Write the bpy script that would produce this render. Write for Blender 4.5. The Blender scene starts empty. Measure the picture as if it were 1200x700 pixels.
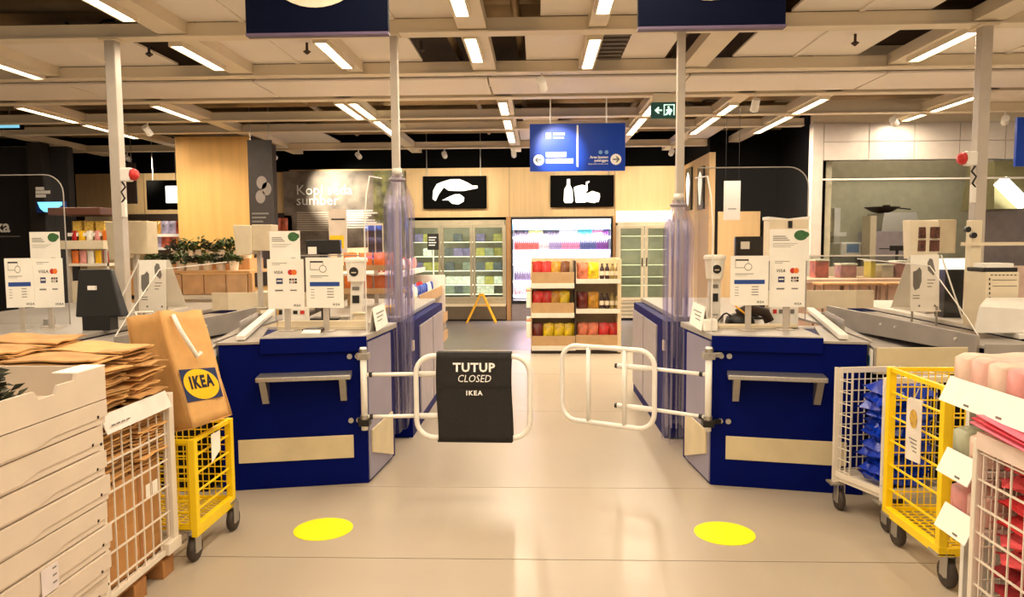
import bpy, math, random
from mathutils import Vector, Matrix
random.seed(7)
SC = bpy.context.scene
COL = SC.collection

# ------------------------------------------------------------------ camera
FPX, VPX, HZY, CAMH, ROLL = 850.0, 630.0, 285.0, 1.55, math.radians(0.35)
_yaw = math.atan((VPX - 600) / FPX); _pit = math.atan((350 - HZY) / FPX)
FW = Vector((-math.sin(_yaw) * math.cos(_pit), math.cos(_yaw) * math.cos(_pit), -math.sin(_pit)))
_R = Vector((math.cos(_yaw), math.sin(_yaw), 0)); _U = _R.cross(FW)
RT = _R * math.cos(ROLL) - _U * math.sin(ROLL); UP = _U * math.cos(ROLL) + _R * math.sin(ROLL)
CP = Vector((0, 0, CAMH))
cam = bpy.data.cameras.new('camera'); camo = bpy.data.objects.new('camera', cam); COL.objects.link(camo)
cam.sensor_width = 36.0; cam.lens = 36.0 * FPX / 1200.0; cam.clip_start = 0.05; cam.clip_end = 100
camo.matrix_world = Matrix(((RT.x, UP.x, -FW.x, CP.x), (RT.y, UP.y, -FW.y, CP.y), (RT.z, UP.z, -FW.z, CP.z), (0, 0, 0, 1)))
SC.camera = camo

# ------------------------------------------------------------------ world, light, exposure
SC.view_settings.view_transform = 'Standard'; SC.view_settings.look = 'None'
SC.view_settings.gamma = 1.0; SC.view_settings.use_curve_mapping = False
SC.view_settings.exposure = 0.42
W = bpy.data.worlds.new('store_ambient'); SC.world = W; W.use_nodes = True
W.node_tree.nodes['Background'].inputs[0].default_value = (1.0, 0.83, 0.64, 1)
W.node_tree.nodes['Background'].inputs[1].default_value = 0.62
STRIP_W = 14.5           # power of one ceiling strip light per metre
WARM = (1.0, 0.83, 0.62)

# ------------------------------------------------------------------ helpers
def ray(u, v): return RT * ((u - 600) / FPX) - UP * ((v - 350) / FPX) + FW
def at(u, v, Y):
    d = ray(u, v); return CP + d * (Y / d.y)
def atz(u, v, Z=0.0):
    d = ray(u, v); return CP + d * ((Z - CAMH) / d.z)
def lin(c):
    c = c / 255.0
    return c / 12.92 if c <= 0.04045 else ((c + 0.055) / 1.055) ** 2.4
def rgb(r, g, b): return (lin(r), lin(g), lin(b), 1)
MATS = {}
def mat(name, c, rough=0.55, metal=0.0, var=0.06, scale=8.0, bump=0.0, emit=0.0, spec=0.5, coat=0.0, c2=None, stretch=None):
    if name in MATS: return MATS[name]
    m = bpy.data.materials.new(name); m.use_nodes = True; nt = m.node_tree; N = nt.nodes; L = nt.links
    b = N['Principled BSDF']; col = rgb(*c)
    tc = N.new('ShaderNodeTexCoord'); mp = N.new('ShaderNodeMapping'); L.new(tc.outputs['Object'], mp.inputs[0])
    if stretch: mp.inputs['Scale'].default_value = stretch
    nz = N.new('ShaderNodeTexNoise'); nz.inputs['Scale'].default_value = scale; nz.inputs['Detail'].default_value = 5
    L.new(mp.outputs[0], nz.inputs['Vector'])
    rp = N.new('ShaderNodeValToRGB'); L.new(nz.outputs[0], rp.inputs[0])
    rp.color_ramp.elements[0].position = 0.3; rp.color_ramp.elements[1].position = 0.7
    a = c2 and rgb(*c2) or tuple(max(0, x * (1 - var * 2)) for x in col[:3]) + (1,)
    rp.color_ramp.elements[0].color = a; rp.color_ramp.elements[1].color = tuple(min(1, x * (1 + var)) for x in col[:3]) + (1,)
    L.new(rp.outputs[0], b.inputs['Base Color'])
    b.inputs['Roughness'].default_value = rough; b.inputs['Metallic'].default_value = metal
    b.inputs['Specular IOR Level'].default_value = spec; b.inputs['Coat Weight'].default_value = coat
    if bump:
        bp = N.new('ShaderNodeBump'); bp.inputs['Strength'].default_value = bump; bp.inputs['Distance'].default_value = 0.01
        L.new(nz.outputs[0], bp.inputs['Height']); L.new(bp.outputs[0], b.inputs['Normal'])
    if emit:
        L.new(rp.outputs[0], b.inputs['Emission Color']); b.inputs['Emission Strength'].default_value = emit
    MATS[name] = m; return m
def clear(name, tint, gloss=0.08, rough=0.08, haze=0.0, hazecol=(235, 235, 245)):
    """thin see-through sheet: transparent + a little gloss + optional milky haze"""
    if name in MATS: return MATS[name]
    m = bpy.data.materials.new(name); m.use_nodes = True; nt = m.node_tree; N = nt.nodes; L = nt.links
    N.remove(N['Principled BSDF']); out = N['Material Output']
    t = N.new('ShaderNodeBsdfTransparent'); t.inputs[0].default_value = rgb(*tint)
    g = N.new('ShaderNodeBsdfGlossy'); g.inputs['Roughness'].default_value = rough
    lw = N.new('ShaderNodeLayerWeight'); lw.inputs[0].default_value = 0.25
    ma = N.new('ShaderNodeMath'); ma.operation = 'MULTIPLY_ADD'; L.new(lw.outputs['Facing'], ma.inputs[0])
    ma.inputs[1].default_value = gloss * 2; ma.inputs[2].default_value = gloss * 0.5
    mx = N.new('ShaderNodeMixShader'); L.new(ma.outputs[0], mx.inputs[0]); L.new(t.outputs[0], mx.inputs[1]); L.new(g.outputs[0], mx.inputs[2])
    last = mx
    if haze:
        d = N.new('ShaderNodeBsdfDiffuse'); d.inputs[0].default_value = rgb(*hazecol)
        nz = N.new('ShaderNodeTexNoise'); nz.inputs['Scale'].default_value = 14
        mm = N.new('ShaderNodeMath'); mm.operation = 'MULTIPLY'; mm.inputs[1].default_value = haze * 2; L.new(nz.outputs[0], mm.inputs[0])
        m2 = N.new('ShaderNodeMixShader'); L.new(mm.outputs[0], m2.inputs[0]); L.new(mx.outputs[0], m2.inputs[1]); L.new(d.outputs[0], m2.inputs[2]); last = m2
    L.new(last.outputs[0], out.inputs['Surface']); MATS[name] = m; return m
def glow(name, c, s):
    if name in MATS: return MATS[name]
    return mat(name, c, rough=0.4, var=0.02, emit=s)

WM = {}
def tag(o, label=None, cat=None, group=None, kind=None):
    if label: o['label'] = label
    if cat: o['category'] = cat
    if group: o['group'] = group
    if kind: o['kind'] = kind
    return o
def thing(name, label, cat, loc=(0, 0, 0), rotz=0.0, group=None):
    o = bpy.data.objects.new(name, None); COL.objects.link(o); o.empty_display_size = 0.1
    o.location = loc; o.rotation_euler = (0, 0, rotz)
    WM[o] = Matrix.Translation(Vector(loc)) @ Matrix.Rotation(rotz, 4, 'Z')
    return tag(o, label, cat, group)
def link_mesh(name, me, parent=None):
    o = bpy.data.objects.new(name, me); COL.objects.link(o)
    if parent is not None:
        o.parent = parent; WM[o] = WM.get(parent, Matrix.Identity(4))
    else: WM[o] = Matrix.Identity(4)
    return o
class MB:
    def __init__(s): s.v = []; s.f = []
    def add(s, vs, fs):
        b = len(s.v); s.v += [Vector(p) for p in vs]; s.f += [tuple(i + b for i in q) for q in fs]; return s
    def hexa(s, p):
        return s.add(p, [(0, 3, 2, 1), (4, 5, 6, 7), (0, 1, 5, 4), (1, 2, 6, 5), (2, 3, 7, 6), (3, 0, 4, 7)])
    def box(s, x0, x1, y0, y1, z0, z1):
        if x0 > x1: x0, x1 = x1, x0
        if y0 > y1: y0, y1 = y1, y0
        if z0 > z1: z0, z1 = z1, z0
        return s.hexa([(x0, y0, z0), (x1, y0, z0), (x1, y1, z0), (x0, y1, z0), (x0, y0, z1), (x1, y0, z1), (x1, y1, z1), (x0, y1, z1)])
    def bar(s, p0, p1, w, h, up=(0, 0, 1)):
        p0 = Vector(p0); p1 = Vector(p1); d = (p1 - p0).normalized(); u = Vector(up)
        if abs(d.dot(u)) > 0.98: u = Vector((0, 1, 0))
        r = d.cross(u).normalized(); u = r.cross(d).normalized(); r *= w / 2; u *= h / 2
        return s.hexa([p0 - r - u, p0 + r - u, p0 + r + u, p0 - r + u, p1 - r - u, p1 + r - u, p1 + r + u, p1 - r + u])
    def prism(s, poly, ex):
        n = len(poly); ex = Vector(ex); a = [Vector(p) for p in poly]
        return s.add(a + [p + ex for p in a], [tuple(range(n))[::-1], tuple(range(n, 2 * n))] + [(i, (i + 1) % n, n + (i + 1) % n, n + i) for i in range(n)])
    def slab(s, poly, z0, z1): return s.prism([(p[0], p[1], z0) for p in poly], (0, 0, z1 - z0))
    def tube(s, pts, r, n=8, closed=False, r1=None):
        pts = [Vector(p) for p in pts]; m = len(pts); rings = []; pu = None
        for i, p in enumerate(pts):
            if closed: d = pts[(i + 1) % m] - pts[i - 1]
            else: d = pts[min(i + 1, m - 1)] - pts[max(i - 1, 0)]
            d.normalize()
            u = pu if pu is not None else (Vector((0, 0, 1)) if abs(d.z) < 0.9 else Vector((0, 1, 0)))
            a = d.cross(u).normalized(); u = a.cross(d).normalized(); pu = u
            rr = r if r1 is None else r + (r1 - r) * i / max(1, m - 1)
            rings.append([p + (a * math.cos(t) + u * math.sin(t)) * rr for t in [2 * math.pi * k / n for k in range(n)]])
        vs = [q for g in rings for q in g]; fs = []
        for i in range(m if closed else m - 1):
            j = (i + 1) % m
            for k in range(n): fs.append((i * n + k, i * n + (k + 1) % n, j * n + (k + 1) % n, j * n + k))
        if not closed: fs += [tuple(range(n))[::-1], tuple(range((m - 1) * n, m * n))]
        return s.add(vs, fs)
    def lathe(s, c, prof, n=16, axis='z'):
        c = Vector(c); vs = []; fs = []
        for r, h in prof:
            for k in range(n):
                t = 2 * math.pi * k / n; a, b = r * math.cos(t), r * math.sin(t)
                vs.append(c + (Vector((a, b, h)) if axis == 'z' else Vector((a, h, b)) if axis == 'y' else Vector((h, a, b))))
        m = len(prof)
        for i in range(m - 1):
            for k in range(n): fs.append((i * n + k, i * n + (k + 1) % n, (i + 1) * n + (k + 1) % n, (i + 1) * n + k))
        fs += [tuple(range(n))[::-1], tuple(range((m - 1) * n, m * n))]
        return s.add(vs, fs)
    def grid(s, fn, nu, nv):
        vs = [fn(i / nu, j / nv) for j in range(nv + 1) for i in range(nu + 1)]
        return s.add(vs, [(j * (nu + 1) + i, j * (nu + 1) + i + 1, (j + 1) * (nu + 1) + i + 1, (j + 1) * (nu + 1) + i) for j in range(nv) for i in range(nu)])
    def mesh(s, name, m, smooth=False):
        me = bpy.data.meshes.new(name); me.from_pydata([tuple(p) for p in s.v], [], s.f); me.update()
        if m is not None: me.materials.append(m)
        if smooth: me.shade_smooth()
        return me
    def build(s, name, m, parent=None, smooth=False, bevel=0.0, solid=0.0, local=False):
        if parent is not None and not local:
            inv = WM.get(parent, Matrix.Identity(4)).inverted(); s.v = [inv @ p for p in s.v]
        me = s.mesh(name, m, smooth)
        import bmesh
        bm = bmesh.new(); bm.from_mesh(me)
        bmesh.ops.recalc_face_normals(bm, faces=bm.faces); bm.to_mesh(me); bm.free()
        o = link_mesh(name, me, parent)
        if solid:
            md = o.modifiers.new('thickness', 'SOLIDIFY'); md.thickness = solid; md.offset = 0
        if bevel:
            md = o.modifiers.new('soft_edge', 'BEVEL'); md.width = bevel; md.segments = 2; md.limit_method = 'ANGLE'
        return o
def B(name, m, parent, x0, x1, y0, y1, z0, z1, bevel=0.0): return MB().box(x0, x1, y0, y1, z0, z1).build(name, m, parent, bevel=bevel)
def solo(mb, name, m, label, cat, group=None, smooth=False, bevel=0.0, solid=0.0):
    """a thing that is one mesh: its origin is set at its own base"""
    c = Vector((sum(p.x for p in mb.v) / len(mb.v), sum(p.y for p in mb.v) / len(mb.v), min(p.z for p in mb.v)))
    mb.v = [p - c for p in mb.v]
    o = mb.build(name, m, None, smooth, bevel, solid); o.location = c; WM[o] = Matrix.Translation(c)
    return tag(o, label, cat, group)
def dup(root, loc, rotz=None, label=None, group=None, rot=None):
    r = root.copy(); COL.objects.link(r); r.location = loc
    if rotz is not None: r.rotation_euler = (0, 0, rotz)
    if rot is not None: r.rotation_euler = rot
    if label: r['label'] = label
    if group: r['group'] = group
    WM[r] = Matrix.LocRotScale(r.location, r.rotation_euler, r.scale)
    for ch in list(root.children):
        c = ch.copy(); COL.objects.link(c); c.parent = r
        for g in list(ch.children):
            d = g.copy(); COL.objects.link(d); d.parent = c
    return r
TXT = {}
def text(body, org, right, up, height, m, parent, align='LEFT', bold=0.0, shear=0.0, width=None, name='lettering', depth=0.0012, space=1.0):
    """flat lettering standing a hair proud of the surface it is printed on"""
    cu = bpy.data.curves.new('lettering', 'FONT'); cu.body = body; cu.align_x = align; cu.size = 1.0; cu.offset = bold; cu.shear = shear; cu.space_character = space
    cu.resolution_u = 2; cu.fill_mode = 'FRONT'
    ob = bpy.data.objects.new('tmp_text', cu); me = bpy.data.meshes.new_from_object(ob); bpy.data.objects.remove(ob); bpy.data.curves.remove(cu)
    right = Vector(right).normalized(); up = Vector(up).normalized(); nrm = right.cross(up); org = Vector(org)
    xs = [v.co.x for v in me.vertices] or [0]; k = height / 0.7
    kx = k if width is None else width / max(1e-6, (max(xs) - min(xs)))
    inv = WM.get(parent, Matrix.Identity(4)).inverted()
    for v in me.vertices:
        v.co = inv @ (org + right * (v.co.x * kx) + up * (v.co.y * k) + nrm * depth)
    me.materials.clear(); me.materials.append(m)
    return link_mesh(name, me, parent)
def flat(poly, right, up, org, m, parent, name, depth=0.001):
    """flat printed shape given in (right, up) metres from org"""
    right = Vector(right).normalized(); up = Vector(up).normalized(); n = right.cross(up); org = Vector(org)
    return MB().add([org + right * a + up * b + n * depth for a, b in poly], [tuple(range(len(poly)))]).build(name, m, parent)
def rect(a0, b0, a1, b1): return [(a0, b0), (a1, b0), (a1, b1), (a0, b1)]
def disc(a, b, ra, rb=None, n=24):
    rb = rb or ra; return [(a + ra * math.cos(2 * math.pi * k / n), b + rb * math.sin(2 * math.pi * k / n)) for k in range(n)]
def noise_pts(mb, amp):
    for p in mb.v: p += Vector((random.uniform(-amp, amp), random.uniform(-amp, amp), random.uniform(-amp, amp)))
    return mb

# ------------------------------------------------------------------ materials
M_blue = mat('counter_blue_laminate', (2, 15, 92), 0.5, var=0.05, scale=3, spec=0.06)
M_navy = mat('sign_navy', (2, 8, 34), 0.6, var=0.03, spec=0.08)
M_signblue = mat('sign_blue', (4, 62, 178), 0.35, var=0.03, spec=0.25)
M_steel = mat('brushed_steel', (186, 182, 176), 0.34, 0.85, var=0.08, scale=30, stretch=(1, 30, 1))
M_grey = mat('grey_worktop', (168, 162, 155), 0.38, 0.15, var=0.05, scale=20)
M_tray = mat('grey_tray_metal', (172, 165, 158), 0.42, 0.35, var=0.06, scale=6)
M_kick = mat('beige_kick_plate', (222, 206, 168), 0.4, 0.1, var=0.06, scale=5)
M_sidep = mat('grey_side_panel', (150, 146, 172), 0.35, 0.3, var=0.05, scale=4)
M_post = mat('post_grey', (190, 180, 168), 0.45, 0.1, var=0.04)
M_white = mat('white_paint', (238, 234, 226), 0.45, var=0.03)
M_card = mat('white_card', (250, 246, 236), 0.6, var=0.02)
M_cream = mat('cream_plastic', (226, 212, 184), 0.5, var=0.03)
M_gate = mat('gate_white_tube', (244, 240, 232), 0.3, 0.0, var=0.03)
M_black = mat('black_plastic', (16, 14, 13), 0.4, var=0.1)
M_dark = mat('black_wall_paint', (6, 5, 5), 0.8, var=0.15, scale=2, spec=0.1)
M_brownblk = mat('dark_brown', (52, 34, 24), 0.6, var=0.12)
M_banner = mat('charcoal_cloth', (36, 33, 31), 0.85, var=0.1, scale=60, bump=0.15)
M_print = mat('white_print', (252, 250, 246), 0.6, var=0.01)
M_ink = mat('black_print', (22, 20, 20), 0.6, var=0.02)
M_inkgrey = mat('grey_print', (120, 116, 110), 0.6, var=0.02)
M_barblue = mat('blue_print', (28, 70, 150), 0.5, var=0.02)
M_red = mat('red_print', (200, 40, 36), 0.5, var=0.02)
M_orange = mat('orange_print', (235, 120, 40), 0.5, var=0.02)
M_green = mat('green_print', (60, 110, 60), 0.5, var=0.2, scale=60)
M_yel = mat('yellow_paint', (250, 212, 8), 0.4, var=0.04)
M_yeldisc = mat('yellow_floor_vinyl', (252, 240, 4), 0.5, var=0.02)
M_yprint = mat('yellow_print', (250, 196, 10), 0.5, var=0.03)
M_kraft = mat('kraft_paper', (220, 170, 104), 0.7, var=0.06, scale=14, bump=0.06)
M_kraft2 = mat('kraft_paper_folded', (196, 148, 90), 0.75, var=0.16, scale=9, bump=0.1)
M_carton = mat('brown_corrugated_card', (188, 136, 78), 0.8, var=0.08, scale=12, stretch=(1, 1, 0.15))
M_wbox = mat('white_corrugated_card', (214, 198, 180), 0.75, var=0.04, scale=5)
M_cage = mat('white_wire', (232, 222, 206), 0.4, 0.1, var=0.03)
M_rubber = mat('dark_rubber', (62, 52, 46), 0.6, var=0.1)
M_wood = mat('plywood_beige', (226, 192, 142), 0.6, var=0.04, scale=3, stretch=(6, 6, 0.4))
M_wood2 = mat('plywood_trim', (206, 156, 104), 0.55, var=0.06, scale=4, stretch=(6, 6, 0.4))
M_pallet = mat('pallet_wood', (170, 118, 66), 0.8, var=0.14, scale=6, stretch=(1, 12, 1))
M_ceil = mat('ceiling_panel', (238, 228, 214), 0.7, var=0.02, scale=2)
M_beam = mat('ceiling_beam', (230, 216, 190), 0.5, var=0.03, scale=2)
M_void = mat('ceiling_void', (58, 42, 28), 0.9, var=0.2, scale=1.5)
M_duct = mat('duct_metal', (166, 140, 102), 0.55, 0.3, var=0.12, scale=3)
M_strip = glow('strip_light_diffuser', (255, 240, 205), 9.0)
M_plastic = clear('clear_plastic_film', (244, 242, 254), 0.18, 0.12, 0.025, (224, 222, 250))
M_acryl = clear('clear_acrylic', (247, 245, 243), 0.025, 0.03)
M_glass = clear('fridge_glass', (222, 226, 220), 0.08, 0.05)
M_edge = mat('acrylic_edge', (226, 222, 214), 0.2, var=0.02)
M_fridge = mat('fridge_frame_grey', (196, 186, 160), 0.35, 0.4, var=0.05)
M_fridgew = mat('fridge_frame_white', (240, 228, 200), 0.4, 0.1, var=0.03)
M_fin = mat('fridge_inside', (168, 160, 140), 0.6, var=0.08)
M_shelfw = mat('shelf_white', (236, 226, 208), 0.5, var=0.03)
M_tile = mat('white_wall_tile', (208, 198, 190), 0.3, var=0.03)
M_kwall = mat('kitchen_wall', (190, 186, 160), 0.5, var=0.05)
M_leaf = mat('leaf_green', (66, 84, 34), 0.6, var=0.35, scale=20)
M_leafd = mat('leaf_dark_green', (58, 60, 36), 0.7, var=0.4, scale=25)
M_pot = mat('white_pot', (232, 220, 200), 0.5, var=0.04)
M_ylw2 = mat('yellow_steel_bar', (240, 176, 30), 0.4, var=0.05)

# ------------------------------------------------------------------ floor
def floor_mat(name, c, c2, rough):
    m = mat(name, c, rough, var=0.05, scale=0.7, c2=c2, spec=0.5)
    nt = m.node_tree; N = nt.nodes; L = nt.links; b = N['Principled BSDF']
    n2 = N.new('ShaderNodeTexNoise'); n2.inputs['Scale'].default_value = 3.5; n2.inputs['Detail'].default_value = 6
    tc = N.new('ShaderNodeTexCoord'); L.new(tc.outputs['Object'], n2.inputs['Vector'])
    mr = N.new('ShaderNodeMapRange'); mr.inputs[3].default_value = rough - 0.02; mr.inputs[4].default_value = rough + 0.04
    L.new(n2.outputs[0], mr.inputs[0]); L.new(mr.outputs[0], b.inputs['Roughness']); return m
M_floor = floor_mat('polished_concrete', (178, 165, 147), (172, 158, 140), 0.31)
M_floor2 = floor_mat('dark_grey_floor', (104, 96, 90), (100, 92, 86), 0.30)
floor = B('floor', mat('floor_joint', (110, 96, 78), 0.8), None, -10.2, 9.2, -4, 18, -0.15, -0.006)
tag(floor, 'polished beige concrete floor slab running under the checkouts', 'floor', kind='structure')
for a, b in ((-4, 1.6), (1.607, 3.45), (3.457, 4.5), (4.506, 6.6), (6.606, 8.5), (8.506, 10.45)):
    B('slab', M_floor, floor, -10.2, 9.2, a, b, -0.006, 0.0)
B('slab', M_floor2, floor, -10.2, 9.2, 10.455, 18, -0.006, 0.0)

# ------------------------------------------------------------------ ceiling
ZC = 3.2
ceil = B('ceiling', M_void, None, -10.2, 9.2, -4, 18, 4.25, 4.4)
tag(ceil, 'open grid ceiling of cream beams and panels under a dark void', 'ceiling', kind='structure')
YB = [-3.0, -1.2, 0.6, 2.0, 3.3, 4.53, 5.78, 7.13, 8.33, 9.62, 10.62, 12.62]
for y in YB:
    x1 = 9.0 if y < 10.0 else (3.8 if y > 10.3 else 9.0)
    B('cross_beam', M_beam, ceil, -10, x1, y, y + 0.09, ZC, ZC + 0.1)
    B('flange', M_beam, ceil, -10, x1, y - 0.025, y + 0.115, ZC - 0.012, ZC)
NEAR = [-6.9, -4.8, -2.87, -1.75, -0.5, 0.47, 1.5, 3.42, 5.4, 7.4]
FAR = [-8.0, -6.1, -4.4, -2.2, -0.38, 1.4, 2.35, 3.3, 5.0]
for x in NEAR:
    w = 0.07 if x in (-1.75, 0.47) else 0.11
    B('long_beam', M_beam, ceil, x - w, x + w, -4, 7.13, ZC + 0.01, ZC + 0.11)
for x in FAR:
    B('long_beam', M_beam, ceil, x - 0.09, x + 0.09, 8.33, 10.3 if x > 4 else 13.4, ZC + 0.01, ZC + 0.11)
def panels(y0, y1, spans, z=ZC + 0.105):
    for a, b in spans:
        B('panel', M_ceil, ceil, a, b, y0 + 0.095, y1 - 0.005, z, z + 0.02)
        if 0.9 < b - a < 3: B('batten', M_ceil, ceil, (a + b) / 2 - .02, (a + b) / 2 + .02, y0 + .1, y1 - .01, z - .014, z)
full = [(-10, -6.92), (-6.88, -4.82), (-4.78, -2.89), (-2.85, -1.77), (-1.73, -0.52), (-0.48, 0.46), (0.48, 1.49), (1.51, 3.4), (3.44, 5.38), (5.42, 9)]
for i in range(0, 5): panels(YB[i], YB[i + 1], full)
panels(4.53, 5.78, [(-2.85, -1.77), (-1.73, -0.52), (0.03, 0.46), (0.48, 1.49), (1.95, 3.0), (3.44, 5.38), (5.42, 9)])
panels(5.78, 7.13, [(-10, -6.92), (-6.5, -5.3), (-4.78, -3.5), (-2.85, -1.77), (-1.73, -1.1), (-0.1, 0.46), (0.8, 1.22), (1.86, 3.03), (3.44, 5.38), (5.42, 9)])
for x0, x1 in ((-10, -7.0), (-6.98, -4.8), (-4.78, -2.87), (-2.85, -0.5), (-0.48, 1.5), (1.52, 3.42), (3.44, 5.4), (5.42, 9)):
    B('soffit_panel', M_ceil, ceil, x0, x1, 7.36, 8.12, ZC - 0.015, ZC + 0.005)
    B('panel', M_ceil, ceil, x0, x1, 7.225, 8.325, ZC + 0.105, ZC + 0.12)
# grille beside the strip light
for k in range(9):
    B('grille_slat', mat('grille_grey', (96, 84, 72), 0.6), ceil, 0.56, 0.79, 5.93 + k * 0.13, 5.99 + k * 0.13, ZC + 0.07, ZC + 0.1)
B('grille_back', mat('grille_back', (46, 40, 34), 0.8), ceil, 0.55, 0.8, 5.88, 7.12, ZC + 0.1, ZC + 0.12)
panels(8.33, 9.62, [(-10, -8.1), (5.1, 9)]); panels(9.62, 10.62, [(-0.2, 0.3)])
panels(10.62, 12.62, [(-4.3, -3.4), (-0.28, 0.5), (2.45, 2.9)])
# ducts, pipes and cables up in the void
for y, z, r, x0, x1 in ((5.0, 3.5, 0.14, -10, 9), (6.15, 3.62, 0.1, -10, 9), (6.75, 3.75, 0.17, -10, 9), (9.0, 3.5, 0.12, -10, 9), (10.1, 3.55, 0.1, -10, 9), (11.5, 3.6, 0.16, -10, 9), (12.3, 3.45, 0.06, -10, 9)):
    MB().tube([(x0, y, z), (x1, y, z)], r, 14).build('duct', M_duct, ceil, smooth=True)
for x in (-3.2, 1.35, 1.75, 5.9, -0.85, -0.2):
    MB().tube([(x, 4.4, 3.5), (x + 0.05, 8.0, 3.5), (x, 13, 3.5)], 0.035, 10).build('pipe', M_duct, ceil, smooth=True)
for k in range(26):
    x = random.uniform(-6, 6); y = random.choice([6.2, 6.5, 8.9, 9.3, 10.0, 4.9]) + random.uniform(-0.2, 0.2)
    pts = [(x + t * 0.12 + random.uniform(-.05, .05), y + random.uniform(-.08, .08), 3.42 + random.uniform(-.06, .05)) for t in range(5)]
    MB().tube(pts, 0.012, 6).build('cable', M_black, ceil)
for x in (-3.4, -2.0, -1.0, 2.7, 4.4):
    MB().tube([(x, 6.4, ZC + 0.1), (x, 6.4, ZC + 0.03)], 0.012, 8).lathe((x, 6.4, ZC + 0.02), [(0.012, 0.02), (0.035, 0.005), (0.03, 0), (0.005, -0.02)], 8).build('sprinkler', M_brownblk, ceil)

# strip lights: each a lamp with housing, diffuser and its own light
LIGHTS = [(-2.95, 4.55, 5.3, 'leftmost over the paper bags, nearest the top edge'), (-2.95, 5.98, 6.8, 'behind the big left beam hole'),
          (-1.75, 5.95, 6.8, 'just under the hanging navy sign on the left'), (-0.53, 4.85, 5.32, 'at the top edge, left of centre'), (-0.53, 5.9, 6.65, 'in the diagonal centre beam'),
          (0.47, 4.85, 5.32, 'at the top edge, right of centre'), (0.47, 5.98, 6.95, 'beside the grey grille'), (3.42, 5.95, 6.85, 'beside the right ceiling post'),
          (-4.85, 6.2, 7.05, 'at the left picture edge'), (-0.4, 8.55, 9.35, 'in the centre bay behind the soffit'), (-0.4, 9.8, 10.5, 'in the centre bay, second from the soffit'), (-0.4, 10.8, 11.9, 'in the centre bay, farthest back'),
          (-2.14, 8.5, 9.55, 'double bright strip left of the middle post, near half'), (-2.14, 9.75, 11.2, 'double bright strip left of the middle post, far half'), (-2.3, 8.5, 9.55, 'slim strip left of the double bright strip'),
          (1.4, 8.8, 9.55, 'right beside the green exit sign'), (1.4, 9.75, 11.2, 'right of the blue direction sign'), (2.35, 8.9, 9.55, 'right of the middle right post, near half'), (2.35, 9.75, 11.2, 'right of the middle right post, far half'),
          (3.3, 8.6, 9.55, 'above the black side wall, near half'), (3.3, 9.75, 11.2, 'above the black side wall, far half'), (5.0, 8.5, 9.5, 'above the kitchen tiles, near half'), (5.0, 9.72, 10.2, 'above the kitchen tiles, far half'),
          (-4.47, 8.5, 9.55, 'over the beige column, near half'), (-6.1, 8.5, 9.55, 'left of the left ceiling post, far bay'), (-6.1, 9.75, 11.0, 'left of the left ceiling post, farthest')]
for x in (-6.9, -2.95, -0.53, 0.47, 3.42, 7.4):
    for y in (-1.0, 0.8, 2.2, 3.5): LIGHTS.append((x, y, y + 0.95, None))
def strip(x, y0, y1, lab):
    t = thing('ceiling_light', 'slim warm ceiling strip light ' + lab if lab else 'slim warm ceiling strip light overhead above the near floor', 'ceiling light', (x, y0, ZC - 0.03), 0, 'ceiling strip lights' if lab else 'ceiling strip lights above the near floor')
    MB().box(x - 0.06, x - 0.045, y0, y1, ZC - 0.03, ZC + 0.01).box(x + 0.045, x + 0.06, y0, y1, ZC - 0.03, ZC + 0.01).box(x - 0.06, x + 0.06, y0 - 0.012, y0, ZC - 0.03, ZC + 0.01).box(x - 0.06, x + 0.06, y1, y1 + 0.012, ZC - 0.03, ZC + 0.01).build('housing', M_beam, t)
    MB().box(x - 0.045, x + 0.045, y0, y1, ZC - 0.02, ZC + 0.005).build('diffuser', M_strip, t)
    la = bpy.data.lights.new('strip_lamp', 'AREA'); la.shape = 'RECTANGLE'; la.size = 0.08; la.size_y = y1 - y0
    la.energy = STRIP_W * (y1 - y0) * (0.8 if y0 < 4.5 else 1.0 if y0 < 8 else 1.6); la.color = WARM
    lo = bpy.data.objects.new('strip_lamp', la); COL.objects.link(lo); lo.parent = t; lo.location = (0, (y1 - y0) / 2, -0.012)
for l in LIGHTS: strip(*l)

# ------------------------------------------------------------------ walls
YW = 14.6
wb = B('wall_back', M_dark, None, -10.2, 4.2, YW + 0.7, YW + 0.9, 0, 4.25)
tag(wb, 'black painted back wall above the plywood panelling', 'wall', kind='structure')
def wx(u): return at(u, 285, YW).x
ZT = at(640, 196, YW).z
ZF = at(640, 254, YW).z        # underside of the plywood bulkhead above the fridges
B('plywood_panel', M_wood, wb, wx(470), wx(597), YW, YW + 0.06, ZF, ZT)
B('plywood_panel', M_wood, wb, wx(597) + 0.006, wx(720), YW, YW + 0.06, ZF, ZT)
B('plywood_panel', M_wood, wb, wx(720) + 0.006, 2.9, YW, YW + 0.06, ZF, ZT)
B('pilaster', M_wood2, wb, wx(593.5), wx(599), YW - 0.1, YW + 0.06, 0, ZF)
B('pilaster', M_wood2, wb, wx(717.5), wx(721.5), YW - 0.1, YW + 0.06, 0, ZF)
B('pilaster', M_wood2, wb, wx(787.5), 2.9, YW - 0.1, YW + 0.06, 0, ZF)
ZL = at(100, 204, YW).z
for a, b in ((-9.4, -8.0), (-7.98, -6.5), (-6.48, -5.02)):
    B('plywood_panel', M_wood, wb, a, b, YW, YW + 0.06, 0, ZL)
B('plywood_panel', M_wood, wb, -5.0, wx(470), YW + 0.02, YW + 0.08, 0, ZT)
B('dark_rail', M_brownblk, wb, -9.4, -5.02, YW - 0.02, YW, at(180, 258, YW).z, at(180, 251, YW).z)
wl = B('wall_left', M_dark, None, -10.3, -10.2, -4, 15.5, 0, 4.25); tag(wl, 'black side wall far on the left of the store', 'wall', kind='structure')
wr = B('wall_right', M_white, None, 9.2, 9.3, -4, 15.5, 0, 4.25); tag(wr, 'white side wall far on the right of the store', 'wall', kind='structure')
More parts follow.
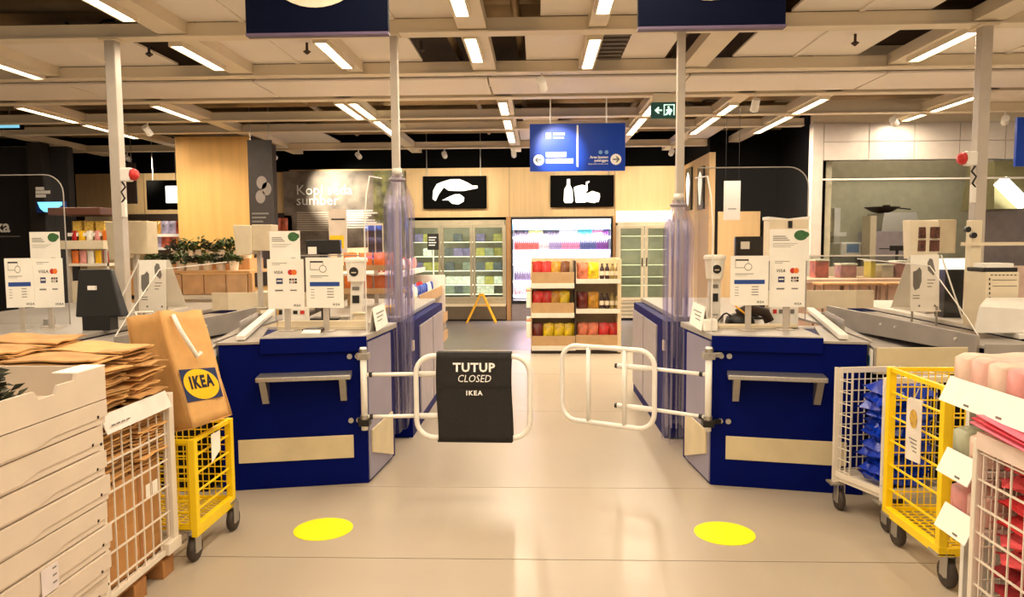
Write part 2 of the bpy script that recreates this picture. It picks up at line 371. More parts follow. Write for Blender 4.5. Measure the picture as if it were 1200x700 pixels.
# short plywood return on the right with two framed posters, then a black wall facing the checkouts
w1 = B('wall_side', M_wood, None, 2.9, 3.0, 12.45, YW + 0.9, 0, ZT); tag(w1, 'short plywood return wall with two narrow black posters', 'wall', kind='structure')
w2 = B('wall_black', M_dark, None, 3.0, 4.2, 12.45, 12.6, 0, 4.25); tag(w2, 'black wall behind the right acrylic screen', 'wall', kind='structure')
B('wood_panel', M_wood, w2, 3.05, 3.75, 12.41, 12.45, 0, at(860, 248, 12.4).z)
B('black_top', M_dark, w1, 2.9, 3.0, 12.45, YW + 0.69, ZT + 0.002, 4.25)
# beige column on the left
col = B('column_wall', mat('column_plywood', (226, 178, 104), 0.55, var=0.05, scale=2, stretch=(6, 6, .4)), None, at(210, 285, 11).x, at(297, 285, 11).x, 11.0, 12.0, 0, 3.19)
tag(col, 'broad golden beige column standing behind the potted plants', 'column', kind='structure')
B('edge_strip', M_brownblk, col, at(297, 285, 11).x, at(299.5, 285, 11).x, 11.0, 12.0, 0.9, 3.19)
# black partition far left
pl = B('wall_dark_left', mat('charcoal_partition', (30, 26, 26), 0.7, var=0.1), None, -9.5, at(84, 285, 11.6).x, 11.6, 11.75, 0, 3.15)
tag(pl, 'charcoal partition with white lettering behind the left register', 'wall', kind='structure')
B('dark_post', mat('dark_post', (40, 34, 30), 0.6), pl, at(37, 285, 11.4).x, at(54, 285, 11.4).x, 11.4, 11.6, 0, 3.19)
text('ka', at(-6, 272, 11.58), (1, 0, 0), (0, 0, 1), 0.20, M_print, pl, bold=0.02)
for k, w in enumerate((0.14, 0.24, 0.17)): flat(rect(0, 0, w, 0.05), (1, 0, 0), (0, 0, 1), at(42, 223 + k * 4.3, 11.4), M_print, pl, 'small_print', 0.004)
flat(rect(0, 0, 0.34, 0.02), (1, 0, 0), (0, 0, 1), at(0, 278, 11.6), M_inkgrey, pl, 'small_print', 0.004)

# ------------------------------------------------------------------ kitchen on the right
YK = 10.4
kx = at(950, 285, YK).x; kx2 = at(962, 285, YK).x; kz = at(1050, 187, YK).z
kf = B('wall_kitchen', M_tile, None, kx, kx2, YK, YK + 0.15, 0, 3.19)
tag(kf, 'white tiled kitchen front with a wide serving opening', 'wall', kind='structure')
for i in range(8):
    for j in range(2):
        a = kx2 + 0.01 + i * 0.62; z0 = kz + j * (3.19 - kz) / 2
        B('tile', M_tile, kf, a, a + 0.61, YK, YK + 0.12, z0, z0 + (3.19 - kz) / 2 - 0.008)
B('upper_wall', M_beam, kf, kx, 9.1, YK + 0.02, YK + 0.12, 3.19, 4.24)
B('tile_backing', mat('grout', (190, 180, 172), 0.8), kf, kx2, 9.1, YK + 0.02, YK + 0.1, kz, 3.19)
B('low_wall', mat('serving_counter_pink', (232, 204, 186), 0.6), kf, kx2, 9.1, YK, YK + 0.15, 0, at(1000, 313, YK).z)
wk = B('wall_return', M_dark, None, 4.02, 4.10, YK + 0.16, 12.44, 0, 4.25); tag(wk, 'black return wall between black wall and white kitchen pillar', 'wall', kind='structure')
kb = B('wall_kitchen_back', M_kwall, None, 3.6, 9.2, 13.2, 13.3, 0, 4.25); tag(kb, 'pale green grey kitchen back wall seen through the opening', 'wall', kind='structure')
B('upper_band', mat('kitchen_band', (156, 146, 120), 0.6), kb, 4.3, 9.1, 13.15, 13.2, at(1050, 208, 13.15).z, 4.2)
MB().box(kx2, 9.1, YK + 0.02, YK + 0.05, at(1050, 210.5, YK).z, at(1050, 208.5, YK).z).build('opening_rail', M_white, kf)
B('kitchen_side', M_kwall, kb, 4.11, 4.2, YK + 0.2, 13.2, 0, 4.2)
MB().box(4.2, 4.28, YK + 0.2, 13.2, 0, 0.1).build('skirting', M_white, kb)
kd = B('door_1', mat('kitchen_door', (176, 168, 140), 0.5), None, at(961, 285, 13.1).x + 0.15, at(981, 285, 13.1).x, 13.1, 13.19, 0, at(970, 246, 13.1).z)
tag(kd, 'grey green kitchen door seen beside the white pillar', 'door', kind='structure')
MB().box(at(976, 285, 13.1).x, at(983, 285, 13.1).x, 13.06, 13.19, 0, at(970, 244, 13.1).z).build('door_frame', M_white, kd)
la = bpy.data.lights.new('kitchen_lamp', 'AREA'); la.size = 2.5; la.energy = 26; la.color = (1, .93, .78); la.shape = 'SQUARE'
lt = thing('kitchen_ceiling_light', 'flat ceiling lamp lighting the kitchen behind the opening', 'ceiling light', (6.2, 11.9, 3.6))
MB().box(5.0, 7.4, 11.0, 12.8, 3.6, 3.64).build('diffuser', glow('kitchen_lamp_glow', (255, 246, 225), 1.2), lt)
lo = bpy.data.objects.new('kitchen_lamp', la); COL.objects.link(lo); lo.parent = lt; lo.location = (0, 0, -0.02)
kc = B('wall_kitchen_ceiling', M_kwall, None, 3.6, 9.2, YK + 0.2, 13.3, 3.66, 3.75); tag(kc, 'pale kitchen ceiling above the serving opening', 'ceiling', kind='structure')

# ------------------------------------------------------------------ ceiling posts
def post(x, label, w, zb, button, side):
    t = thing('ceiling_post', label, 'post', (x, 5.8, zb), 0, 'ceiling posts at the checkouts')
    B('shaft', M_post, t, x - w / 2, x + w / 2, 5.8 - w / 2, 5.8 + w / 2, zb, ZC - 0.014, 0.006)
    B('cap_plate', M_beam, t, x - w * 0.8, x + w * 0.8, 5.8 - w * 0.8, 5.8 + w * 0.8, ZC - 0.03, ZC - 0.014)
    if button:
        z = at(0, button, 5.75).z; sg = side
        bx = B('button_box', M_white, t, x + sg * (w / 2), x + sg * (w / 2 + 0.09), 5.74, 5.8, z - 0.055, z + 0.055, 0.012)
        MB().lathe((x + sg * (w / 2 + 0.09), 5.765, z), [(0.045, 0), (0.05, sg * 0.02), (0.035, sg * 0.045), (0.0, sg * 0.055)], 14, 'x').build('red_lamp', M_red, bx, smooth=True)
        MB().tube([(x + sg * 0.06, 5.75, z - 0.06), (x + sg * 0.09, 5.74, z - 0.1), (x + sg * 0.06, 5.73, z - 0.14), (x + sg * 0.08, 5.74, z - 0.19), (x + sg * 0.05, 5.75, z - 0.22)], 0.008, 6).build('cable', M_black, t)
        B('clip', M_white, t, x + sg * w / 2, x + sg * (w / 2 + 0.035), 5.745, 5.78, z - 0.34, z - 0.2, 0.006)
    return t
post(-3.38, 'tall grey ceiling post with red button, left of the beige column', 0.085, 0.951, 206, 1)
post(-1.12, 'slim grey ceiling post rising from the left plastic curtain', 0.06, 0.97, None, -1)
post(1.12, 'slim grey ceiling post rising from the right plastic curtain', 0.06, 0.97, None, 1)
post(3.42, 'tall grey ceiling post with red button, before the kitchen opening', 0.085, 0.951, 197, -1)

# ------------------------------------------------------------------ checkout counters (left s=-1, right s=+1)
AX, AY = 1.10, 4.575; BX, BY = 1.98, 4.395      # front face runs from A (by the gate) to B (outer end)
def fp(s, t, off=0.0):                           # point on the front face, t along A->B, off = towards the camera
    dx, dy = BX - AX, BY - AY; l = math.hypot(dx, dy)
    return (s * (AX + dx * t + dy / l * off), AY + dy * t - dx / l * off)
def plate(s, t0, t1, z0, z1, thick, off=0.0):
    a = fp(s, t0, off); b = fp(s, t1, off); c = fp(s, t1, off + thick); d = fp(s, t0, off + thick)
    return MB().slab([a, b, c, d], z0, z1)
def checkout(s, lab):
    t = thing('checkout_counter', lab, 'counter', (s * 1.5, 5.5, 0))
    MB().slab([(s * AX, AY), (s * BX, BY), (s * 2.05, 5.2), (s * 1.05, 5.2)], 0.0, 0.93).build('front_block', M_blue, t, bevel=0.004)
    MB().slab([(s * (AX - .010), AY + .012), (s * AX, AY + .012), (s * 1.058, 5.1), (s * 1.048, 5.1)], 0.02, 0.92).build('side_panel', M_sidep, t)
    plate(s, -0.006, 0.72, 0.868, 0.965, 0.03).build('top_fascia', M_blue, t, bevel=0.004)
    MB().slab([fp(s, 0.0, 0.028), fp(s, 0.72, 0.028), (s * 2.0, 7.6), (s * 1.08, 7.6), (s * 1.08, 5.66), (s * 1.24, 5.66), (s * 1.24, 5.3), (s * 1.04, 5.3)], 0.932, 0.972).build('worktop', M_grey, t, bevel=0.006)
    MB().slab([fp(s, 0.725, 0.012), fp(s, 1.01, 0.012), (s * 2.06, 5.21), (s * 1.97, 5.21)], 0.9305, 0.944).build('worktop_wing', M_tray, t)
    B('rear_block', M_blue, t, s * 1.0, s * 1.95, 5.68, 7.55, 0.0, 0.93, 0.004)
    B('rear_plinth', M_black, t, s * 1.03, s * 1.9, 5.66, 7.5, 0.0, 0.002)
    plate(s, 0.10, 0.89, 0.175, 0.325, 0.008).build('kick_plate', M_kick, t, bevel=0.003)
    MB().prism([(s * (AX - .012), AY + .05, 0.34), (s * (AX - .012), AY + .05, 0.19), (s * 1.042, 5.05, 0.05), (s * 1.042, 5.05, 0.36)], (s * -0.012, 0, 0)).build('corner_plate', M_kick, t)
    sh = plate(s, 0.10, 0.73, 0.715, 0.745, 0.17, 0.002).build('bag_shelf', M_steel, t, bevel=0.006)
    for q in (0.16, 0.69):
        a = Vector(fp(s, q - 0.022)).to_3d(); b = Vector(fp(s, q + 0.022)).to_3d(); n = Vector(fp(s, q, 0.15)).to_3d() - Vector(fp(s, q)).to_3d()
        z = Vector((0, 0, 1))
        MB().hexa([a + z * .555, b + z * .555, b + n * .22 + z * .555, a + n * .22 + z * .555, a + z * .714, b + z * .714, b + n + z * .714, a + n + z * .714]).build('bracket', M_steel, sh)
    for q, z in ((0.06, 0.855 - .02), (0.115, 0.855 - .02), (0.06, 0.42), (0.115, 0.42)):
        p = fp(s, q, 0.0); p2 = fp(s, q, 0.015)
        MB().tube([(p[0], p[1], z), (p2[0], p2[1], z)], 0.017, 12).build('bolt', M_steel, t, smooth=False)
    MB().box(s * 1.0, s * 0.985, 5.68, 5.73, 0.70, 0.78).build('door_latch', M_cream, t)
    for y0 in (6.05, 6.8): B('side_door', mat('side_door_grey', (166, 158, 164), 0.4), t, s * 0.985, s * 1.0, y0, y0 + 0.7, 0.1, 0.86, 0.003)
    return t
checkout(-1, 'navy blue checkout counter with grey bag shelf, left of the closed gate')
checkout(1, 'navy blue checkout counter with grey bag shelf, right of the open gate')

# plastic film gathered round the two inner posts
CXX = 1.055
def curtain(s, y0v, y1v, wtop, lab):
    za = at(0, y0v, 5.8).z; zb = at(0, y1v, 5.8).z
    random.seed(3 + s)
    ph = [random.uniform(0, 6.28) for _ in range(5)]
    def fn(u, v):
        th = 2 * math.pi * u; z = za + (zb - za) * v
        k_ = min(1, v / 0.13); r = wtop * (0.42 + 0.58 * k_ * k_ * (3 - 2 * k_)) * (1 - 0.10 * v)
        r *= 1 + 0.22 * math.sin(7 * th + ph[0] + 2.2 * v) + 0.10 * math.sin(13 * th + ph[1] - 3 * v)
        zz = z + (0.09 * math.sin(th * 1.0 + 0.6) if v > 0.99 else 0)
        return Vector((s * CXX + r * math.cos(th), 5.49 + 0.75 * r * math.sin(th), zz))
    mb = MB().grid(fn, 72, 40)
    o = solo(mb, 'plastic_curtain', M_plastic, lab, 'curtain', smooth=True)
    fo = MB()
    for k in range(10):
        th = 2 * math.pi * k / 10 + 0.2; pts = []
        for j in range(13):
            v = 0.08 + 0.9 * j / 12; p = fn((th / (2 * math.pi)) % 1, v) - Vector((s * CXX, 5.49, 0))
            pts.append(Vector((s * CXX, 5.49, 0)) + Vector((p.x * 0.8, p.y * 0.8, p.z)))
        fo.tube(pts, 0.007, 5)
    fo.build('film_fold', clear('film_fold_plastic', (236, 234, 252), 0.35, 0.12, 0.07, (230, 228, 252)), o, smooth=True)
    tie = MB().tube([(s * CXX + 0.056 * math.cos(a), 5.49 + 0.046 * math.sin(a), za - 0.035) for a in [2 * math.pi * k / 16 for k in range(16)]], 0.011, 8, closed=True)
    tie.build('tie_band', mat('tie_band_grey', (150, 140, 150), 0.4), o, smooth=True)
    return o
curtain(-1, 214, 482, 0.098, 'clear plastic film curtain gathered beside the closed gate')
curtain(1, 244, 492, 0.098, 'clear plastic film curtain gathered beside the open gate')
curtain_hook = []
for s in (-1, 1):
    t = thing('curtain_arm', 'small bracket arm holding the ' + ('left' if s < 0 else 'right') + ' gathered plastic curtain', 'bracket', (s * 1.09, 5.6, 1.9))
    zt = at(0, 214 if s < 0 else 244, 5.8).z
    MB().bar((s * 1.1, 5.77, zt + 0.03), (s * CXX, 5.49, zt + 0.03), 0.03, 0.03).build('arm', M_post, t)
    MB().tube([(s * CXX, 5.49, zt + 0.005), (s * CXX, 5.49, zt + 0.05)], 0.042, 14, r1=0.036).build('roll_end', M_edge, t, smooth=True)

# ------------------------------------------------------------------ swing gates
def rrect(w, h, r, n=6):
    pts = []
    for cx, cz, a0 in ((w - r, h - r, 0), (r, h - r, 90), (r, r, 180), (w - r, r, 270)):
        for k in range(n + 1):
            a = math.radians(a0 + 90 * k / n); pts.append((cx + r * math.cos(a), cz + r * math.sin(a)))
    return pts
ZG0, ZG1 = 0.325, 0.845
def gate(s, hinge, p_in, p_out, lab, bars):
    """hinge = foot of the hinge post (x,y); p_in / p_out = loop ends nearest / farthest from the hinge"""
    t = thing('swing_gate', lab, 'gate', (hinge[0], hinge[1], 0))
    MB().tube([(hinge[0], hinge[1], 0.37), (hinge[0], hinge[1], 0.90)], 0.021, 12).build('hinge_post', M_gate, t, smooth=True)
    for z in (0.42, 0.845):
        c = MB().box(hinge[0] - 0.035, hinge[0] + 0.035, hinge[1] - 0.03, hinge[1] + 0.045, z - 0.022, z + 0.022)
        c.bar((hinge[0], hinge[1] + 0.02, z), (s * 1.15, 4.55, z), 0.03, 0.03)
        k = c.build('clamp', M_black if z < .5 else M_steel, t, bevel=0.005)
        MB().tube([(hinge[0], hinge[1], z + 0.02), (hinge[0], hinge[1], z + 0.045)], 0.028, 12).build('collar', M_steel, k)
    pi, po = Vector((*p_in, 0)), Vector((*p_out, 0)); d = (po - pi); w = d.length; d.normalize()
    loop = [pi + d * a + Vector((0, 0, ZG0 + b)) for a, b in rrect(w, ZG1 - ZG0, 0.11)]
    MB().tube(loop, 0.0165, 10, closed=True).build('loop_frame', M_gate, t, smooth=True)
    for q in bars: MB().tube([pi + d * (w * q) + Vector((0, 0, ZG0)), pi + d * (w * q) + Vector((0, 0, ZG1))], 0.0155, 10).build('upright_bar', M_gate, t, smooth=True)
    nrm = Vector((d.y, -d.x, 0)); nrm = nrm if nrm.y > 0 else -nrm
    for z in (0.725, 0.455):
        h = Vector((hinge[0], hinge[1], z)); e = pi + nrm * 0.03 + Vector((0, 0, z)); e2 = pi + d * (w * 0.40) + nrm * 0.03 + Vector((0, 0, z))
        a = MB().tube([h, e], 0.0125, 10).build('arm', M_gate, t, smooth=True)
        MB().tube([h + (e - h) * 0.10, h + (e - h) * 0.16], 0.0165, 10).build('rubber_ring', M_black, a)
        MB().tube([e, e2], 0.0185, 10).build('sleeve', M_gate, a, smooth=True)
        MB().tube([e2, e2 + d * 0.018], 0.0165, 10).build('end_cap', M_black, a)
    return pi, d, w, nrm
hl = at(427.5, 500, 4.5); hr = at(829.5, 500, 4.5)
gl = gate(-1, (hl.x, hl.y), tuple(at(488, 470, 4.5).xy), tuple(at(621, 470, 4.48).xy), 'white tube swing gate carrying the dark closed banner', ())
gr = gate(1, (hr.x, hr.y), tuple(at(767, 470, 4.68).xy), tuple(at(658.5, 470, 5.0).xy), 'bare white tube swing gate standing open on the right', (0.31, 0.70))

# banner over the left gate
pi, d, w, nrm = gl
b0 = (at(512, 470, 4.46).x - pi.x) / d.x; b1 = (at(600, 470, 4.46).x - pi.x) / d.x
bn = thing('closed_banner', 'charcoal cloth banner reading closed, slung over the left gate', 'banner', (pi.x + d.x * (b0 + b1) / 2, pi.y, ZG0))
def bfn(side):
    def fn(u, v):
        a = b0 + (b1 - b0) * u + (-0.006 * math.sin(v * 5) if u in (0, 1) else 0); z = ZG1 + 0.021 - v * (ZG1 - ZG0 + 0.04)
        n = (-0.024 if side < 0 else 0.042) + 0.003 * math.sin(9 * u + 4 * v) - (0.004 if v < 0.04 else 0)
        return pi + d * a + nrm * n + Vector((0, 0, z))
    return fn
MB().grid(bfn(-1), 14, 16).build('front_cloth', M_banner, bn, smooth=True, solid=0.003)
MB().grid(bfn(1), 14, 16).build('rear_cloth', M_banner, bn, smooth=True, solid=0.003)
for z, n0 in ((ZG1 + 0.022, 'top_fold'), (ZG0 - 0.02, 'bottom_fold')):
    a = pi + d * b0 + nrm * 0.009; b = pi + d * b1 + nrm * 0.009
    MB().bar((a.x, a.y, z), (b.x, b.y, z), 0.07, 0.008).build(n0, M_banner, bn)
def bp(a, z): return pi + d * a + nrm * -0.030 + Vector((0, 0, z))
bw = b1 - b0; bc = (b0 + b1) / 2
text('TUTUP', bp(bc, at(0, 435.5, 4.46).z), d, (0, 0, 1), 0.054, M_print, bn, 'CENTER', bold=0.035, width=bw * 0.56, depth=0.004, space=1.12)
text('CLOSED', bp(bc, at(0, 447.5, 4.46).z), d, (0, 0, 1), 0.046, M_print, bn, 'CENTER', shear=0.2, width=bw * 0.44, depth=0.004)
text('IKEA', bp(bc, at(0, 462.5, 4.46).z), d, (0, 0, 1), 0.028, M_print, bn, 'CENTER', bold=0.035, width=bw * 0.22, depth=0.004, space=1.25)
a = bp(b0, at(0, 453, 4.46).z); b = bp(b1, at(0, 453, 4.46).z)
MB().bar(a, b, 0.002, 0.004).build('seam', M_ink, bn)

# yellow floor markers
for u, v, lab in ((379, 620, 'round yellow floor marker on the left of the aisle'), (849, 625, 'round yellow floor marker on the right of the aisle')):
    p = atz(u, v, 0.002); r = 0.158
    solo(MB().lathe((p.x, p.y, 0.0005), [(r, 0), (r, 0.002), (r - .004, 0.0025)], 40), 'floor_marker', M_yeldisc, lab, 'floor marker')

# ------------------------------------------------------------------ carts, boxes and goods in the foreground
def caster(parent, x, y, ztop, r=0.06, dx=0.03, rubber=M_rubber):
    c = MB().box(x - 0.04, x + 0.04, y - 0.04, y + 0.04, ztop - 0.012, ztop)
    c.box(x + dx - 0.022, x + dx - 0.016, y - 0.03, y + 0.03, r - 0.015, ztop - 0.01).box(x + dx + 0.016, x + dx + 0.022, y - 0.03, y + 0.03, r - 0.015, ztop - 0.01)
    f = c.build('caster_fork', M_steel, parent, bevel=0.003)
    MB().lathe((x + dx, y, r), [(r * 0.35, -0.016), (r * 0.9, -0.016), (r, -0.008), (r, 0.008), (r * 0.9, 0.016), (r * 0.35, 0.016)], 20, 'x').build('wheel', rubber, f, smooth=True)
    MB().lathe((x + dx, y, r), [(r * 0.34, -0.018), (r * 0.34, 0.018)], 12, 'x').build('hub', M_steel, f)
def wires(y0, y1, z0, z1, x, nv, nh, r=0.0028, axis='x'):
    """grid of wires in the plane x = const (axis x) or y = const (axis y; then y0,y1 are x-range)"""
    mb = MB()
    def P(a, z): return (x, a, z) if axis == 'x' else (a, x, z)
    for k in range(nv):
        a = y0 + (y1 - y0) * (k + 0.5) / nv; mb.bar(P(a, z0), P(a, z1), 2 * r, 2 * r)
    for k in range(nh):
        z = z0 + (z1 - z0) * (k + 0.5) / nh; mb.bar(P(y0, z), P(y1, z), 2.4 * r, 2.4 * r)
    return mb
def cage(t, x0, x1, y0, y1, z0, z1, m, pw, aisle, base_m=None, near=True, sg=1):
    """uprights, rails and wire sides; x0 is the aisle side, sg the direction in which x1 lies"""
    for x, y in ((x0, y0), (x0, y1), (x1, y0), (x1, y1)):
        B('upright', m, t, x - pw / 2, x + pw / 2, y - pw / 2, y + pw / 2, z0, z1, 0.003)
    for z in (z0 + 0.012, z1 - 0.012):
        for a, b in (((x0, y0), (x0, y1)), ((x1, y0), (x1, y1)), ((x0, y0), (x1, y0)), ((x0, y1), (x1, y1))):
            MB().bar((a[0], a[1], z), (b[0], b[1], z), pw * 0.55, pw * 0.55).build('rail', m, t)
    nv, nh = aisle
    if nv == 0:
        for k in range(nh):
            z = z0 + (z1 - z0) * (k + 1) / (nh + 1); MB().bar((x0, y0, z), (x0, y1, z), 0.008, 0.008).build('side_rail', m, t)
    else: wires(y0, y1, z0, z1, x0, nv, nh).build('wire_side', m, t)
    wires(y0, y1, z0, z1, x1, 16, 11, r=.0023).build('wire_side', m, t)
    wires(min(x0, x1), max(x0, x1), z0, z1, y1, 20, 11, r=.0023, axis='y').build('wire_end', m, t)
    if near: wires(min(x0, x1), max(x0, x1), z0, z1, y0, 12, 8, axis='y').build('wire_end', m, t)
    fl = MB()
    for k in range(13):
        y = y0 + (y1 - y0) * (k + .5) / 13; fl.bar((x0, y, z0 + 0.01), (x1, y, z0 + 0.01), 0.006, 0.006)
    for k in range(15):
        x = x0 + (x1 - x0) * (k + .5) / 15; fl.bar((x, y0, z0 + 0.01), (x, y1, z0 + 0.01), 0.006, 0.006)
    fl.build('floor_grid', m, t)

# --- white flat boxes at the lower left
BX0, BX1 = -2.30, -1.655
zz = 0.0; k = 0
hs = [0.098, 0.094, 0.099, 0.095, 0.1, 0.094, 0.1, 0.096, 0.1, 0.094]
for k, h in enumerate(hs):
    oy = random.uniform(-0.02, 0.012); ox = random.uniform(-0.012, 0.012)
    t = thing('cardboard_box', 'flat white cardboard box, number %s from the top of the left stack' % ['eleven', 'ten', 'nine', 'eight', 'seven', 'six', 'five', 'four', 'three', 'two'][k], 'box', (BX1 + ox, 2.3, zz), 0, 'flat white boxes stacked at the lower left')
    B('tray_body', M_wbox, t, BX0 + ox, BX1 + ox, 1.86 + oy, 2.655 + oy, zz + 0.001, zz + h - 0.004, 0.004)
    # lid lip with a stepped lower edge
    st = 2.25 + random.uniform(-0.06, 0.1)
    MB().prism([(BX1 + ox, 1.856 + oy, zz + h - 0.003), (BX1 + ox, 2.659 + oy, zz + h - 0.003), (BX1 + ox, 2.659 + oy, zz + h * 0.30), (BX1 + ox, st + 0.09, zz + h * 0.30), (BX1 + ox, st, zz + h * 0.12), (BX1 + ox, 1.856 + oy, zz + h * 0.12)], (0.005, 0, 0)).build('lid_lip', M_wbox, t)
    if k == 4:
        l = B('price_label', mat('label_lilac', (226, 214, 214), 0.5), t, BX1 + ox + 0.007, BX1 + ox + 0.009, 2.26, 2.345, zz + 0.002, zz + 0.092)
        for q in range(3): B('label_print', M_inkgrey, l, BX1 + ox + 0.009, BX1 + ox + 0.0095, 2.315, 2.335, zz + 0.075 - q * 0.025, zz + 0.081 - q * 0.025)
    for q in range(2): MB().tube([(BX1 + ox + 0.0045, 2.60 + oy, zz + 0.035 + .0 * q), (BX1 + ox + 0.006, 2.60 + oy, zz + 0.035)], 0.006, 8).build('punch_hole', mat('hole_shadow_card', (190, 170, 150), 0.8), t)
    zz += h
t = thing('display_tray', 'open white cardboard tray of dark greenery on top of the box stack', 'box', (BX1, 2.3, zz))
h = 0.125; x0, x1, y0, y1 = BX0, BX1 + 0.012, 1.84, 2.67
B('tray_floor', M_wbox, t, x0, x1, y0, y1, zz + 0.001, zz + 0.012)
MB().prism([(x1, y0, zz + .012), (x1, y1, zz + .012), (x1, y1, zz + h), (x1, 2.50, zz + h), (x1, 2.49, zz + h - 0.022), (x1, 2.40, zz + h - .022), (x1, 2.385, zz + h - 0.05), (x1, 2.30, zz + h - 0.05), (x1, 2.28, zz + h - 0.02), (x1, y0, zz + h - .02)], (-0.012, 0, 0)).build('side_wall', M_wbox, t)
B('side_wall', M_wbox, t, x0, x0 + .012, y0, y1, zz + .012, zz + h)
B('end_wall', M_wbox, t, x0 + .012, x1 - .012, y0, y0 + .012, zz + .012, zz + h)
B('end_wall', M_wbox, t, x0 + .012, x1 - .012, y1 - .012, y1, zz + .012, zz + h)
B('end_flap', M_card, t, x1 - 0.09, x1 + .001, 2.50, y1 + 0.001, zz + h, zz + h + .004)
def foliage(cx, cy, cz, rx, ry, rz, n, ls, seed=1):
    rnd = random.Random(seed); mb = MB()
    for _ in range(n):
        a = rnd.uniform(0, 6.28); b = rnd.uniform(-0.2, 1.45); q = rnd.uniform(0.35, 1.0)
        p = Vector((cx + rx * q * math.cos(a) * math.cos(b), cy + ry * q * math.sin(a) * math.cos(b), cz + rz * q * math.sin(b)))
        d = Vector((math.cos(a) + rnd.uniform(-.5, .5), math.sin(a) + rnd.uniform(-.5, .5), rnd.uniform(-.2, 1.0))).normalized()
        w = d.cross(Vector((rnd.uniform(-1, 1), rnd.uniform(-1, 1), 1))).normalized() * ls * 0.28
        n_ = w.cross(d).normalized() * ls * 0.1
        mb.add([p, p + d * ls * .5 + w + n_, p + d * ls, p + d * ls * .5 - w + n_], [(0, 1, 2), (0, 2, 3)])
    return mb
for i, (gx, gy) in enumerate(((-1.78, 2.06), (-1.8, 2.24), (-2.0, 2.15), (-2.05, 2.4))):
    t = thing('greenery_bunch', 'dark green artificial greenery bunch in the open white tray', 'plant', (gx, gy, zz + 0.013), 0, 'greenery in the open tray')
    tag(foliage(gx, gy, zz + 0.03, 0.11, 0.11, 0.15, 260, 0.05, 40 + i).build('foliage', M_leafd, t), kind='stuff')
    MB().tube([(gx, gy, zz + .013), (gx, gy, zz + .06)], .012, 6).build('stem', M_leafd, t)

# --- pallet cage with folded paper bags
X0, X1, Y0, Y1 = -1.74, -2.55, 2.745, 3.30
t = thing('pallet', 'small wooden pallet under the white wire cage', 'pallet', (-2.1, 3.0, 0))
for y in (Y0 + 0.02, 3.0, Y1 - 0.06): B('runner', M_pallet, t, X1, X0 + 0.0, y - 0.04, y + 0.06, 0.0, 0.085, 0.003)
for k in range(5): B('deck_board', M_pallet, t, X1 + k * 0.165, X1 + k * 0.165 + 0.14, Y0 - 0.02, Y1 + 0.02, 0.0855, 0.108, 0.002)
t = thing('wire_cage', 'white wire cage on a pallet filled with folded brown paper bags', 'cage', (-2.1, 3.0, 0.11))
cage(t, X0, X1, Y0, Y1, 0.112, 0.86, M_cage, 0.04, (8, 6), sg=-1)
for k in range(7):
    z = 0.2 + k * 0.095; MB().tube([(X0 + 0.02, Y0, z), (X0 + 0.023, Y0, z)], 0.006, 8).build('rivet', M_black, t)
B('base_channel', M_cage, t, X0 - 0.01, X0 + 0.028, Y1 - 0.09, Y1 + 0.03, 0.11, 0.165, 0.003)
lb = MB().prism([(X0 + 0.035, Y0 + 0.02, 0.80), (X0 + 0.035, Y1 - 0.03, 0.80), (X0 + 0.005, Y1 - 0.03, 0.875), (X0 + 0.005, Y0 + 0.02, 0.875)], (0.004, 0, 0.002)).build('label_strip', mat('label_strip_white', (232, 222, 214), 0.4), t)
for k in range(4): MB().bar((X0 + 0.037, Y0 + 0.05 + k * .035, 0.826 + .005), (X0 + 0.037, Y0 + 0.075 + k * 0.035, 0.826 + .005), 0.002, 0.006).build('label_print', M_inkgrey, lb)
# cartons inside
for i, (cy0, cy1, hh) in enumerate(((Y0 + .03, 2.90, 0.42), (2.905, 3.265, 0.43))):
    c = thing('carton', 'brown corrugated carton in the wire cage, ' + ('nearest the white boxes' if i == 0 else 'beside the yellow cart'), 'carton', (-2.0, (cy0 + cy1) / 2, 0.125))
    B('body', M_carton, c, -2.5, X0 - 0.03, cy0, cy1, 0.128, 0.128 + hh, 0.004)
    B('tape', mat('packing_tape', (170, 112, 56), 0.3), c, X0 - 0.0295, X0 - 0.0285, (cy0 + cy1) / 2 - .015, (cy0 + cy1) / 2 + 0.015, 0.13, 0.125 + hh)
    for q in range(2 if i else 1): B('label', M_card, c, X0 - 0.0285, X0 - 0.0275, cy1 - 0.13 + q * 0.055, cy1 - 0.085 + q * 0.055, 0.40, 0.47)
# folded bags, each its own object sharing three meshes
bag_meshes = []
for q in range(4):
    rnd = random.Random(90 + q)
    def fn(u, v, top, rnd=rnd, q=q):
        x = (u - .5) * 0.34; y = (v - .5) * 0.25
        z = 0.003 * math.sin(9 * u + q * 2) + 0.005 * math.sin(9 * v + q) * (u ** 2) + 0.006 * (u - .5) * math.sin(3 * v + q)
        return Vector((x, y, z + (0.006 if top else 0)))
    mb = MB().grid(lambda u, v: fn(u, v, 0), 8, 6).grid(lambda u, v: fn(u, v, 1), 8, 6)
    n = 9
    ring = [(i, 0) for i in range(8)] + [(8, j) for j in range(6)] + [(8 - i, 6) for i in range(8)] + [(0, 6 - j) for j in range(6)]
    for a, b in zip(ring, ring[1:] + ring[:1]):
        ia, ib = a[1] * 9 + a[0], b[1] * 9 + b[0]; mb.f.append((ia, ib, ib + 63, ia + 63))
    bag_meshes.append(mb.mesh('folded_bag', M_kraft2 if q < 3 else M_kraft))
nb = 0
